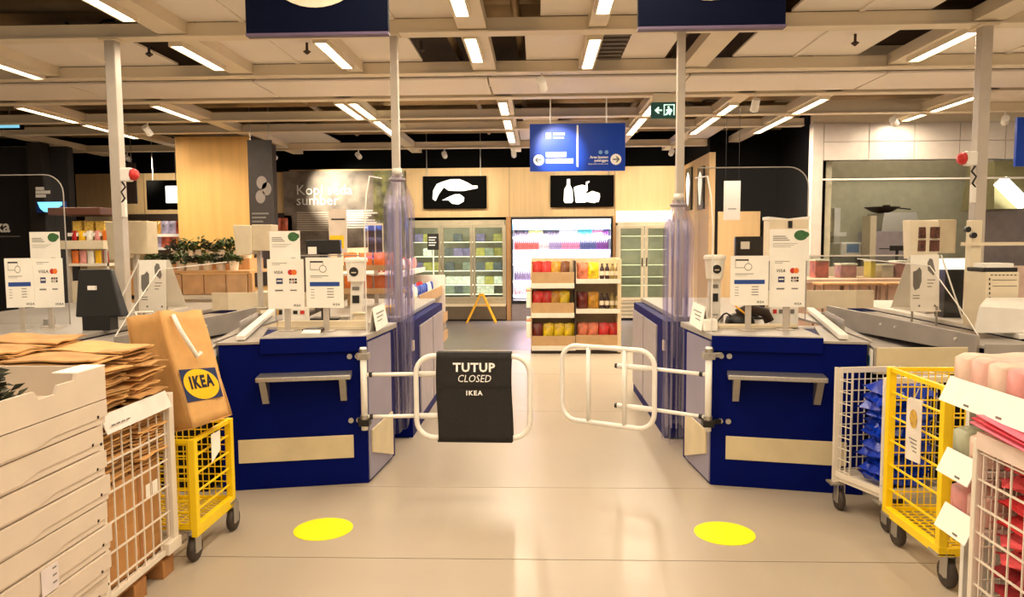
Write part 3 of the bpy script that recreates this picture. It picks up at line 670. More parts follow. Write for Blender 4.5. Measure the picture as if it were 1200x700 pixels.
for pile, (cx, cy, zt) in enumerate(((-1.93, 2.885, 1.10), (-1.92, 3.155, 1.10), (-2.28, 2.89, 1.13), (-2.28, 3.16, 1.13))):
    z = 0.57
    while z < zt:
        o = bpy.data.objects.new('folded_bag', bag_meshes[random.randrange(4)]); COL.objects.link(o)
        inside = z < 0.86
        o.location = (cx + random.uniform(-.012, .02) + (0 if inside or cx < -2.1 else random.uniform(-0.05, 0.03)), cy + random.uniform(-.008, .008) * (1 if inside else 2), z)
        o.rotation_euler = (random.uniform(-.02, .02), random.uniform(-.02, .02) + (0.0 if inside else 0.05), random.uniform(-.05, .05) * (1 if inside else 2.5) + (math.pi if random.random() < .5 else 0))
        if z < 0.86: lab = 'folded brown paper bag inside the white wire cage'
        else: lab = 'folded brown paper bag in the loose pile above the white cage'
        tag(o, lab, 'paper bag', 'folded paper bags inside the cage' if inside else 'folded paper bags piled above the cage'); nb += 1
        z += 0.0135 if inside else 0.0125

# --- yellow cart left
t = thing('yellow_cart', 'low yellow wire cart standing under the big paper bag', 'cart', (-2.0, 3.6, 0))
cage(t, -1.67, -2.35, 3.385, 3.80, 0.165, 0.615, M_yel, 0.035, (0, 4))
for x, y in ((-1.69, 3.79), (-2.32, 3.79), (-2.32, 3.41), (-1.72, 3.41)): caster(t, x, y, 0.165)
B('bumper', M_yel, t, -1.685, -1.655, 3.37, 3.815, 0.13, 0.19, 0.004)
lp = thing('hang_tag', 'white price tag hanging from the left yellow cart', 'tag', (-1.64, 3.5, .5))
MB().prism([(-1.636, 3.51, 0.46), (-1.634, 3.60, 0.50), (-1.636, 3.61, 0.60), (-1.64, 3.52, 0.60)], (0.003, 0, 0)).build('card', M_card, lp)

# --- big brown paper bag with the logo
def bagpt(u, v, Y): return at(u, v, Y)
n0, n1 = bagpt(187, 365, 3.37), bagpt(225, 503, 3.37)
l0, l1 = bagpt(148, 373, 3.52), bagpt(172, 513, 3.52)
r0, r1 = bagpt(236, 364, 3.60), bagpt(271, 487, 3.60)
f0, f1 = l0 + (r0 - n0), l1 + (r1 - n1)
bg = thing('paper_bag', 'large brown paper carrier bag with yellow and blue logo, leaning', 'paper bag', (n1.x, n1.y + .1, 0.6))
def wall_patch(a0, b0, a1, b1, gus=0.0, jag=0.0):
    nn = (b0 - a0).cross(a1 - a0).normalized()
    def fn(u, v):
        p = (a0 * (1 - u) + b0 * u) * (1 - v) + (a1 * (1 - u) + b1 * u) * v
        p = p + nn * (gus * math.sin(math.pi * u) * (1 - v) ** 1.5 + 0.006 * math.sin(5 * v + 3 * u))
        if v == 0: p = p + (a0 - a1).normalized() * jag * (math.sin(9 * u) * .5)
        return p
    return fn
MB().grid(wall_patch(l0, n0, l1, n1, 0.03, 0.01), 10, 12).build('gusset_side', M_kraft, bg, smooth=True, solid=0.002)
fr = MB().grid(wall_patch(n0, r0, n1, r1, 0.0, 0.012), 10, 12).build('front_side', M_kraft, bg, smooth=True, solid=0.002)
MB().grid(wall_patch(r0, f0, r1, f1, 0.03, 0.01), 8, 10).build('gusset_side', M_kraft, bg, smooth=True, solid=0.002)
MB().grid(wall_patch(f0, l0, f1, l1, 0, 0.01), 8, 10).build('rear_side', M_kraft, bg, smooth=True, solid=0.002)
MB().hexa([l1, n1, r1, f1, l1 + Vector((0, 0, .006)), n1 + Vector((0, 0, .006)), r1 + Vector((0, 0, .006)), f1 + Vector((0, 0, .006))]).build('base', M_kraft, bg)
bu = (n0 - n1).normalized(); br = (r1 - n1); br = br.normalized(); bnv = br.cross(bu)
if bnv.y > 0: bnv = -bnv
def bq(u, v): return n1 * (1 - u) * (1 - v) + r1 * u * (1 - v) + n0 * (1 - u) * v + r0 * u * v
def bag_poly(poly, m, name, off):
    return MB().add([bq(u, v) + bnv * off for u, v in poly], [tuple(range(len(poly)))]).build(name, m, fr)
u0, u1, v0, v1 = 0.0, 0.86, 0.20, 0.50
bag_poly([(0.03, 0.22), (0.90, 0.19), (0.90, 0.465), (0.03, 0.50)], mat('logo_blue', (24, 44, 92), 0.6), 'logo_field', 0.010)
bag_poly([(0.465 + 0.41 * math.cos(a), 0.345 - 0.03 * math.cos(a) + 0.135 * math.sin(a)) for a in [2 * math.pi * k / 32 for k in range(32)]], M_yprint, 'logo_oval', 0.0115)
tx = text('IKEA', bq(0.465, 0.318), bq(0.85, 0.30) - bq(0.1, 0.32), bu, 0.058, mat('logo_letter_blue', (16, 20, 44), 0.6), fr, 'CENTER', bold=0.05, width=0.142, depth=0.013, space=1.2)
# white twisted handles
for side, (p, q, nv) in enumerate(((n0, r0, bnv), (l0, f0, -bnv))):
    a = p * .75 + q * .25; b = p * .35 + q * .65; dn = (n1 - n0).normalized()
    if side == 0: MB().tube([a + nv * .008 + dn * 0.02, a + nv * .03 + dn * 0.10, a * .6 + b * .4 + nv * 0.05 + dn * 0.24, a * .3 + b * .7 + nv * 0.045 + dn * 0.22], 0.011, 8).build('handle', M_white, bg, smooth=True)
    else: MB().tube([a + dn * 0.05, a - dn * 0.03, b - dn * 0.03, b + dn * 0.05], 0.006, 8).build('handle', M_white, bg, smooth=True)

# --- right: white cart with blue bags
t = thing('white_cart', 'white wire cart of blue bags between counter and yellow cart', 'cart', (2.0, 4.0, 0))
def strut(u0_, v0_, Y, z0):  # helper for uprights given by their pixel at mid height
    return at(u0_, v0_, Y)
wc0, wc1 = at(980, 520, 4.16), at(1037, 530, 3.84)
E_ = Vector((0.36, 0.05, 0))
c4 = [Vector((wc0.x, wc0.y, 0)), Vector((wc1.x, wc1.y, 0)), Vector((wc1.x, wc1.y, 0)) + E_, Vector((wc0.x, wc0.y, 0)) + E_]
for p in c4: MB().bar((p.x, p.y, 0.16), (p.x, p.y, 0.83), 0.03, 0.03).build('upright', M_cage, t)
for z in (0.215, 0.815):
    for a, b in ((0, 1), (1, 2), (2, 3), (3, 0)):
        if z > .5 and a == 0: continue
        MB().bar((c4[a].x, c4[a].y, z), (c4[b].x, c4[b].y, z), 0.022, 0.03).build('rail', M_cage, t)
MB().slab([p.xy for p in c4], 0.175, 0.20).build('base_shelf', M_cage, t)
wg = MB()
for a, b in ((2, 3), (3, 0)):
    for k in range(9):
        z = 0.24 + k * 0.065; wg.bar((c4[a].x, c4[a].y, z), (c4[b].x, c4[b].y, z), 0.005, 0.005)
    for k in range(10):
        p = c4[a].lerp(c4[b], (k + .5) / 10); wg.bar((p.x, p.y, 0.2), (p.x, p.y, 0.82), 0.005, 0.005)
wg.build('wire_side', M_cage, t)
wg = MB()
for k in range(9):
    z = 0.24 + k * 0.065; p = c4[0].lerp(c4[1], 0.30); wg.bar((c4[0].x, c4[0].y, z), (p.x, p.y, z), 0.005, 0.005)
for k in range(3): p = c4[0].lerp(c4[1], 0.1 * (k + 1)); wg.bar((p.x, p.y, 0.2), (p.x, p.y, 0.82), 0.005, 0.005)
wg.build('wire_front', M_cage, t)
for i, p in enumerate(c4): caster(t, p.x, p.y, 0.165, 0.06, 0.025)
# crumpled blue bags
def crumple(sx, sy, sz, amp, seed, m, nx=6, ny=5):
    rnd = random.Random(seed); mb = MB()
    jit = {}
    def fn(u, v, top):
        k = (round(u, 3), round(v, 3), top)
        e = min(u, 1 - u, v, 1 - v) * 2
        if e <= 0: k = (k[0], k[1], 0)
        if k not in jit: jit[k] = Vector((rnd.uniform(-amp, amp), rnd.uniform(-amp, amp), rnd.uniform(-amp, amp)))
        return Vector(((u - .5) * sx, (v - .5) * sy, (1 if top else -1) * sz * .5 * min(1, e * 2.2) + sz * .5)) + jit[k]
    mb.grid(lambda u, v: fn(u, v, 0), nx, ny).grid(lambda u, v: fn(u, v, 1), nx, ny)
    return mb.mesh('crumpled', m)
M_bluebag = mat('shiny_blue_plastic', (10, 52, 178), 0.22, var=0.2, scale=12)
bms = [crumple(0.28, 0.24, 0.10, 0.014, 200 + q, M_bluebag, 8, 6) for q in range(4)]
for me in bms: me.name = 'blue_bag'
ctr = (c4[0] + c4[1]) / 2
ex = (c4[1] - c4[0]).normalized()
for cidx, off in enumerate((0.17,)):
    for lane in (0, ):
        for k in range(12):
            p = ctr + ex * (0.05 if cidx == 0 else 0.02) + E_.normalized() * off
            o = bpy.data.objects.new('blue_bag', bms[random.randrange(4)]); COL.objects.link(o)
            o.location = (p.x + random.uniform(-.015, .015), p.y + random.uniform(-.015, .015), 0.205 + k * 0.044)
            o.rotation_euler = (random.uniform(-.12, .12), random.uniform(-.12, .12), random.uniform(-.3, .3) + 0.15)
            tag(o, 'crumpled shiny blue carrier bag stacked in the white cart', 'bag', 'blue bags in the white cart')

# --- right: yellow cart
t = thing('yellow_cart', 'tall yellow wire cart with hanging price tag on the right', 'cart', (2.1, 3.4, 0))
cage(t, 1.785, 2.45, 3.19, 3.685, 0.17, 0.915, M_yel, 0.036, (0, 5), near=True)
for x, y in ((1.80, 3.21), (2.43, 3.21), (2.43, 3.66), (1.80, 3.66)): caster(t, x, y, 0.17, 0.065)
B('bumper', M_yel, t, 1.765, 1.80, 3.17, 3.70, 0.155, 0.20, 0.004)
B('bumper', M_yel, t, 1.80, 2.45, 3.17, 3.20, 0.155, 0.195, 0.004)
lp = thing('hang_tag', 'white price tag hanging on the right yellow cart', 'tag', (1.77, 3.4, .6))
cd = MB().prism([(1.752, 3.33, 0.525), (1.752, 3.46, 0.515), (1.752, 3.46, 0.80), (1.752, 3.43, 0.815), (1.752, 3.33, 0.82)], (0.004, 0, 0)).build('card', mat('tag_paper', (232, 222, 208), 0.5), lp)
MB().add([(1.751, 3.395 - .035 * math.cos(a), 0.72 + 0.045 * math.sin(a)) for a in [2 * math.pi * k / 20 for k in range(20)]], [tuple(range(20))]).build('printed_picture', mat('tag_picture', (206, 164, 70), 0.6, var=.2, scale=40), cd)
for k in range(4): B('tag_print', M_inkgrey, cd, 1.7512, 1.7518, 3.36, 3.36 + 0.07 - .012 * k, 0.62 - k * 0.018, 0.626 - k * 0.018)
MB().tube([(1.753, 3.40, 0.81), (1.775, 3.40, 0.865)], 0.003, 6).build('hook', M_steel, lp)

# --- right: stepped napkin display and red textile rack
t = thing('napkin_display', 'narrow white stepped display of pink paper napkins at the right edge', 'shelf', (2.0, 2.9, 0))
B('back_panel', M_white, t, 2.24, 2.27, 2.36, 3.07, 0.0, 1.0)
B('end_panel', M_white, t, 1.80, 2.24, 3.045, 3.07, 0.0, 0.96)
for z, ya in ((0.955, 2.36), (0.655, 2.80), (0.42, 2.80)):
    sh = B('shelf_board', M_white, t, 1.715, 2.24, ya, 3.045, z - 0.02, z)
    if z > 0.3:
        l = MB().prism([(1.668, ya + .02, z - 0.065), (1.668, 3.04, z - 0.065), (1.712, 3.04, z + 0.035), (1.712, ya + .02, z + 0.035)], (0.004, 0, -0.002)).build('label_strip', M_card, sh)
        for q in range(3 if z > .9 else 1): MB().bar((1.672, ya + 0.08 + q * 0.2, z - 0.05), (1.672, ya + 0.11 + q * 0.2, z - .05), 0.003, 0.008).build('label_print', M_inkgrey, l)
def napkin_mesh(seed, m):
    rnd = random.Random(seed); mb = MB(); n = 8
    def fn(u, v):
        # super-ellipse section swept along x
        a = 2 * math.pi * u; e = 0.22
        c, s_ = math.cos(a), math.sin(a)
        y = 0.052 * math.copysign(abs(c) ** e, c); z = 0.065 * math.copysign(abs(s_) ** e, s_) + 0.065
        k = 1 - 0.16 * max(0, (abs(v - .5) - .42) / .08) ** 2
        return Vector(((v - .5) * 0.36, y * k, 0.065 + (z - 0.065) * k + (0.004 * math.sin(11 * v + seed) if s_ > 0.3 else 0)))
    mb.grid(fn, 20, 10)
    mb.f.append(tuple(range(20))[::-1]); mb.f.append(tuple(range(21 * 10, 21 * 10 + 20)))
    me = mb.mesh('napkin_pack', m, True); return me
M_pk = [mat('napkin_pale_pink', (240, 190, 176), 0.4, var=.1, scale=6), mat('napkin_pink', (234, 160, 156), 0.4, var=.1, scale=6), mat('napkin_cream', (240, 206, 186), 0.4, var=.1, scale=6), mat('napkin_rose', (226, 92, 100), 0.4, var=.1, scale=6), mat('napkin_green_grey', (176, 178, 150), 0.4, var=.12, scale=9)]
names = ['pale cream pink napkin pack, far end of the top row', 'pale pink napkin pack, second in the top row', 'cream napkin pack, third in the top row', 'pink napkin pack, fourth in the top row', 'rose red napkin pack, nearest in the top row', 'rose napkin pack at the picture edge in the top row']
for k, q in enumerate((2, 0, 2, 1, 3, 3)):
    o = bpy.data.objects.new('napkin_pack', napkin_mesh(k, M_pk[q])); COL.objects.link(o)
    o.location = (1.90, 2.985 - k * 0.112, 0.957); o.rotation_euler = (0, 0, random.uniform(-.02, .02)); tag(o, names[k], 'napkins', 'napkin packs in the top row')
for z, lst, nm in ((0.657, (4, 2), 'middle'), (0.422, (1, 0), 'lower')):
    for k, q in enumerate(lst):
        o = bpy.data.objects.new('napkin_pack', napkin_mesh(10 + k, M_pk[q])); COL.objects.link(o)
        o.location = (1.905, 2.985 - k * 0.115, z); o.rotation_euler = (0, 0, 0.03); tag(o, ('grey green' if q == 4 else 'cream' if q == 2 else 'pink' if q == 1 else 'pale pink') + ' napkin pack on the %s shelf behind its white label' % nm, 'napkins', 'napkin packs on the lower shelves')
t = thing('textile_rack', 'cream wire rack of red textiles at the lower right corner', 'rack', (1.95, 2.4, 0))
cage(t, 1.672, 2.14, 2.05, 2.765, 0.08, 0.80, M_cage, 0.026, (9, 7))
B('top_strip', mat('rack_strip', (226, 204, 190), 0.5), t, 1.655, 1.672, 2.05, 2.75, 0.765, 0.83)
for x, y in ((1.68, 2.75), (2.13, 2.75), (1.68, 2.07), (2.13, 2.07)): caster(t, x, y, 0.08, 0.03, 0.0)
M_redc = [mat('red_cotton', (196, 38, 40), 0.8, var=.15, scale=14, bump=.2), mat('rose_cotton', (222, 84, 88), 0.8, var=.15, scale=14, bump=.2), mat('dark_red_cotton', (150, 26, 34), 0.8, var=.15, scale=14, bump=.2)]
rm = [crumple(0.36, 0.205, 0.075, 0.016, 300 + q, M_redc[q % 3]) for q in range(6)]
for me in rm: me.name = 'folded_textile'
for cidx in range(3):
    for k in range(9):
        o = bpy.data.objects.new('folded_textile', rm[random.randrange(6)]); COL.objects.link(o)
        o.location = (1.905 + random.uniform(-.012, .004), 2.645 - cidx * 0.228 + random.uniform(-.006, .006), 0.115 + k * 0.07)
        o.rotation_euler = (random.uniform(-.08, .08), random.uniform(-.08, .08), random.uniform(-.06, .06))
        tag(o, 'crumpled red folded textile seen through the cream wire rack', 'textile', 'red textiles in the wire rack')
M_pinksheet = mat('pink_paper', (244, 112, 138), 0.45, var=.05); M_redsheet = mat('crimson_paper', (206, 30, 62), 0.45, var=.05)
for k, (dy, dz, m_, lab) in enumerate(((0, 0, M_pinksheet, 'pink wrapping sheet lying lowest on the red textile rack'), (0.012, 0.02, M_redsheet, 'crimson wrapping sheet between the two pink sheets'), (0.0, 0.03, M_pinksheet, 'pink wrapping sheet lying topmost on the red textile rack'))):
    def fn(u, v):
        return Vector((1.615 + u * 0.52 + 0.03 * v, 2.28 + v * (0.50 - k * .02) + dy, 0.838 + dz + 0.008 * math.sin(5 * u + k) * v + (0.02 if k != 1 else .012) * v))
    solo(MB().grid(fn, 10, 6), 'wrapping_sheet', m_, lab, 'paper', smooth=True, solid=0.006)

# ------------------------------------------------------------------ packing trays beside the counters
def packing(s, lab):
    t = thing('packing_tray', lab, 'packing tray', (s * 2.5, 5.2, 0))
    P = [(1.995, 4.31), (2.53, 4.33), (2.55, 5.75), (2.30, 5.75)]
    P = [(s * a, b) for a, b in P]
    MB().slab(P, 0.80, 0.815).build('tray_floor', M_tray, t)
    MB().slab([(P[0][0], 4.30), (P[1][0], 4.32), (P[1][0], 4.335), (P[0][0], 4.315)], 0.765, 0.922).build('front_panel', M_kick, t, bevel=0.003)
    MB().slab([P[0], (P[0][0] - s * .012, P[0][1]), (P[3][0] - s * .012, P[3][1]), P[3]], 0.765, 0.922).build('inner_panel', M_tray, t)
    l = MB().slab([(s * 1.979, 4.32), (s * 1.981, 4.32), (s * 2.022, 4.50), (s * 2.018, 4.50)], 0.79, 0.905).build('label', M_card, t)
    MB().slab([(s * 1.993, 4.39), (s * 1.994, 4.39), (s * 2.008, 4.45), (s * 2.006, 4.45)], 0.80, 0.86).build('label_picture', mat('label_blue_picture', (40, 120, 160), .5), l)
    d0, d1 = Vector((s * 2.48, 6.3, 0)), Vector((s * 2.66, 4.46, 0)); z = Vector((0, 0, 1))
    MB().hexa([d0 + z * .82, d1 + z * .86, d1 + z * .86 + Vector((s * .02, 0, 0)), d0 + z * .82 + Vector((s * .02, 0, 0)), d0 + z * 1.0, d1 + z * .975, d1 + z * .975 + Vector((s * .02, 0, 0)), d0 + z * 1.0 + Vector((s * .02, 0, 0))]).build('divider', M_tray, t, bevel=0.003)
    for q in (0.1, 0.45, 0.55, 0.93):
        p = d1.lerp(d0, q); MB().tube([p + z * .93, p + z * .93 + Vector((-s * .012, 0, 0))], 0.009, 8).build('bolt', M_white, t)
    MB().slab([(s * 2.68, 4.40), (s * 3.05, 4.36), (s * 3.05, 6.6), (s * 2.52, 6.6)], 0.90, 0.915).build('tray_floor', M_tray, t)
    MB().slab([(s * 2.67, 4.40), (s * 3.05, 4.36), (s * 3.05, 4.35), (s * 2.67, 4.385)], 0.80, 0.93).build('front_panel', M_tray, t)
    MB().bar((s * 1.87, 4.47, 0.965), (s * 2.27, 6.1, 0.985), 0.055, 0.03).build('guide_rail', M_white, t, bevel=0.004)
    MB().bar((s * 2.05, 4.9, 0.985), (s * 2.20, 5.6, 0.985), 0.01, 0.07).build('guide_fence', M_tray, t)
    MB().slab([(s * 2.005, 4.42), (s * 2.02, 4.42), (s * 2.295, 5.8), (s * 2.05, 6.6), (s * 2.07, 5.2)], 0.935, 0.95).build('chute_floor', M_tray, t)
    MB().bar((s * 2.05, 6.58, 1.03), (s * 3.0, 6.58, 1.03), 0.03, 0.16).build('rear_board', M_cream, t)
    B('pedestal', mat('pedestal_tray_shade', (22, 17, 15), .7, spec=.1), t, s * 2.08, s * 3.0, 4.39, 6.5, 0.0, 0.76)  # brought forward and blackened to stand for the shadow under the tray
    B('pedestal_top', M_tray, t, s * 2.2, s * 3.0, 5.0, 6.5, 0.76, 0.80)
    # clear side sheet standing on the divider
    a, b = d1 + z * .975 + Vector((s * .008, 0, 0)), d0.lerp(d1, .25) + z * .99 + Vector((s * .008, 0, 0))
    o = MB().prism([a, b, b + z * .42, a.lerp(b, 0.35) + z * .40, a.lerp(b, .08) + z * .1], (s * .006, 0, 0)).build('clear_sheet', M_acryl, t)
    MB().tube([a, a.lerp(b, .08) + z * .1, a.lerp(b, 0.35) + z * .40, b + z * .42], 0.004, 6).build('sheet_edge', M_edge, o)
packing(-1, 'grey metal packing tray with divider, behind the leaning paper bag')
packing(1, 'grey metal packing tray with beige front, above the blue bags')

# ------------------------------------------------------------------ things on the counters
def card(parent, org, right, up, w, h, kind, name='card'):
    """one printed board, origin at its lower left corner"""
    right = Vector(right).normalized(); up = Vector(up).normalized(); org = Vector(org); n = right.cross(up)
    c = MB().prism([org, org + right * w, org + right * w + up * h, org + up * h], -n * 0.004).build(name, M_card, parent)
    def F(poly, m, nm, dp=0.001): return flat([(a * w, b * h) for a, b in poly], right, up, org, m, c, nm, dp)
    def T(body, a, b, hh, m, **k): return text(body, org + right * (a * w) + up * (b * h), right, up, hh * h, m, c, **k)
    if kind == 'terminal':
        F(rect(.12, .90, .47, .93), M_ink, 'card_icon'); F(rect(.12, .76, .13, .90), M_inkgrey, 'card_icon'); F(rect(.12, .755, .40, .765), M_inkgrey, 'card_icon'); F(rect(.46, .84, .47, .90), M_inkgrey, 'card_icon')
        F(disc(.46, .775, .10, .075), M_inkgrey, 'tick_ring'); F(disc(.46, .775, .085, .062), M_card, 'tick_ring', .0014)
        F(rect(.12, .63, .60, .642), M_inkgrey, 'text_line'); F(rect(.12, .60, .44, .606), M_inkgrey, 'text_line')
        F(rect(.10, .43, .90, .515), M_barblue, 'blue_bar')
        for k in range(4):
            F(rect(.12, .36 - k * .055, .22, .37 - k * .055), M_inkgrey, 'text_line'); F(rect(.56, .37 - k * .055, .74, .385 - k * .055), M_inkgrey, 'text_line')
        T('IKEA', .70, .045, .045, M_ink, bold=.015, space=1.15)
    elif kind == 'brands':
        F(rect(.14, .915, .55, .925), M_inkgrey, 'text_line'); F(rect(.14, .885, .36, .892), M_inkgrey, 'text_line')
        T('VISA', .18, .705, .06, M_ink, shear=.15, bold=.012, space=1.1)
        F(disc(.64, .735, .075, .055), M_red, 'card_logo'); F(disc(.74, .735, .075, .055), M_orange, 'card_logo', .0014)
        F(rect(.24, .50, .42, .615), mat('logo_dark_blue', (50, 60, 110), .5), 'card_logo'); F(rect(.26, .55, .40, .575), M_card, 'card_logo', .0014)
        for q, m_ in enumerate((M_barblue, M_red, M_green)): F(rect(.60 + q * .075, .51, .66 + q * .075, .61), M_ink if q != 1 else mat('logo_maroon', (110, 40, 50), .5), 'card_logo')
        F(rect(.59, .555, .83, .57), M_card, 'card_logo', .0014)
        T('JCB', .62, .52, .03, M_card, bold=.03)
        F(rect(.20, .355, .42, .385), M_inkgrey, 'card_logo'); F(rect(.62, .36, .80, .385), M_inkgrey, 'card_logo')
        T('IKEA', .70, .045, .045, M_ink, bold=.015, space=1.15)
    elif kind == 'leaf':
        F(disc(.78, .80, .17, .16), M_green, 'leaf_picture'); F(disc(.90, .82, .09, .09), M_green, 'leaf_picture', .0014)
        for k in range(3): F(rect(.08, .76 - k * .06, .40 + .05 * k, .785 - k * .06), M_inkgrey, 'text_line')
        for k in range(3): F(rect(.08, .54 - k * .05, .70 - k * .08, .55 - k * .05), M_inkgrey, 'text_line')
        T('IKEA', .70, .05, .045, M_inkgrey, bold=.015, space=1.15)
    elif kind == 'glove':
        F([(.08, .44), (.14, .36), (.30, .40), (.38, .52), (.38, .72), (.30, .78), (.20, .72), (.08, .70)], M_inkgrey, 'glove_picture'); F([(.60, .72), (.80, .62), (.86, .70), (.76, .92), (.66, .94), (.58, .86)], M_inkgrey, 'glove_picture')
        for k in range(3): F(rect(.58, .54 - k * .06, .86 - .06 * k, .555 - k * .06), M_inkgrey, 'text_line')
        for k in range(2): F(rect(.08, .26 - k * .05, .32, .275 - k * .05), M_inkgrey, 'text_line')
        F(disc(.3, .08, .04, .02), M_inkgrey, 'mark'); F(disc(.85, .08, .04, .02), M_inkgrey, 'mark')
    return c
ZW = 0.973
def pay_sign(u0, v0, u1, v1, Y, kind, lab, zb=ZW, skew=0.0, pole=True, group='payment boards on the checkouts'):
    a = at(u0, v1, Y); b = at(u1, v1, Y + skew); h = at(u0, v0, Y).z - a.z
    c0 = (a + b) / 2
    t = thing('payment_board', lab, 'sign', (c0.x, c0.y, zb), 0, group)
    r = Vector((b.x - a.x, b.y - a.y, 0)); w = r.length
    card(t, (a.x, a.y, a.z), r, (0, 0, 1), w, h, kind, 'board')
    if pole:
        n = Vector((-r.y, r.x, 0)).normalized()
        p = c0 + n * 0.016
        B('pole', M_post, t, p.x - 0.018, p.x + 0.018, p.y - 0.006, p.y + 0.008, zb, a.z + h * 0.5)
        B('foot', M_post, t, p.x - 0.05, p.x + 0.05, p.y - 0.04, p.y + 0.05, zb, zb + 0.006)
    return t
pay_sign(314.5, 304, 357, 362, 4.75, 'brands', 'white board with card brand logos on the left counter')
pay_sign(359.5, 302, 403, 361, 4.73, 'terminal', 'white board with blue bar beside the card logos, left counter')
pay_sign(855.5, 300, 900, 358, 4.73, 'terminal', 'white board with blue bar on the right counter by the bucket')
pay_sign(901, 302, 943, 360, 4.75, 'brands', 'white board with card brand logos on the right counter')
pay_sign(8, 303, 41, 361, 4.95, 'terminal', 'white board with blue bar at the left picture edge', zb=0.95, skew=0.06)
pay_sign(40.5, 303, 76, 361, 5.02, 'brands', 'white card logo board at the left edge before the black register', zb=0.95, skew=0.06)
def notice(u0, v0, u1, v1, Y, lab, box=False, zb=ZW):
    a = at(u0, v1, Y); w = at(u1, v1, Y).x - a.x; h = at(u0, v0, Y).z - a.z
    t = thing('leaf_notice', lab, 'sign', (a.x + w / 2, Y, zb))
    card(t, a, (1, 0, 0), (0, 0, 1), w, h * (0.72 if box else 1), 'leaf', 'board')
    if box:
        B('box_body', M_cream, t, a.x - 0.004, a.x + w * 0.98, Y + 0.005, Y + 0.12, a.z, a.z + h * 0.93)
        MB().hexa([(a.x - .01, Y, a.z + h * .93), (a.x + w / 2, Y + .02, a.z + h * .90), (a.x + w / 2, Y + .13, a.z + h * .90), (a.x - .01, Y + .13, a.z + h * .93), (a.x - .01, Y, a.z + h * 1.0), (a.x + w / 2, Y + .02, a.z + h * .95), (a.x + w / 2, Y + .13, a.z + h * .95), (a.x - .01, Y + .13, a.z + h)]).build('lid_flap', M_white, t)
        MB().hexa([(a.x + w / 2, Y + .02, a.z + h * .90), (a.x + w, Y, a.z + h * .93), (a.x + w, Y + .13, a.z + h * .93), (a.x + w / 2, Y + .13, a.z + h * .90), (a.x + w / 2, Y + .02, a.z + h * .95), (a.x + w, Y, a.z + h), (a.x + w, Y + .13, a.z + h), (a.x + w / 2, Y + .13, a.z + h * .95)]).build('lid_flap', M_white, t)
        B('clip', M_ink, t, a.x + w * .46, a.x + w * .56, Y - 0.002, Y + 0.004, a.z + h * .74, a.z + h * .9)
    B('pole', M_post, t, a.x + w * .42, a.x + w * .58, Y + 0.02, Y + 0.035, zb, a.z + h * .4)
    B('foot', M_post, t, a.x + w * .2, a.x + w * .8, Y + .0, Y + 0.1, zb, zb + 0.006)
notice(316.5, 271, 352, 305, 4.85, 'cream notice with grey leaf picture above the left card logos')
notice(901.5, 254, 948, 306, 4.84, 'cream boxed notice with green leaf above the right card logos', True)
notice(36, 272, 71, 305, 5.15, 'cream notice with green leaf above the boards at the left edge', zb=0.95)
# glove leaflet stands (A-frames)
for s, lab in ((-1, 'white folded leaflet stand with glove pictures, above the paper bag'), (1, 'white folded leaflet stand with glove pictures, right packing tray')):
    Y = 5.5; u0, u1, v0, v1 = (163.5, 197, 305, 364) if s < 0 else (1067, 1103, 299, 364)
    a = at(u0, v1, Y); w = at(u1, v1, Y).x - a.x; h = at(u0, v0, Y).z - a.z
    t = thing('leaflet_stand', lab, 'sign', (a.x + w / 2, Y, 0.916), 0)
    card(t, a, (1, 0.12 * s, 0), (0, 0.06, 1), w, h, 'glove', 'front_leaf')
    o = a + Vector((0, 0.30, 0)); MB().prism([o, o + Vector((w, 0, 0)), o + Vector((w, -0.25, h)), o + Vector((0, -0.25, h))], (0, .004, 0)).build('rear_leaf', M_card, t)
    for dx in (0.1, 0.9):
        MB().bar((a.x + w * dx, Y + .02, 0.916), (a.x + w * dx, Y + .02, a.z + .03), 0.012, 0.012).build('leg', M_steel, t)
    MB().box(a.x + .0, a.x + w, Y + .0, Y + .32, a.z - .008, a.z - .001).build('base', M_card, t)
    MB().tube([(a.x + w * (0.0 if s < 0 else 1), Y + .03, a.z + h), (a.x + (-0.22 if s < 0 else w + .13), Y - 0.05, a.z - (0.11 if s < 0 else .06))], 0.006, 6).build('stay_rod', M_white, t)

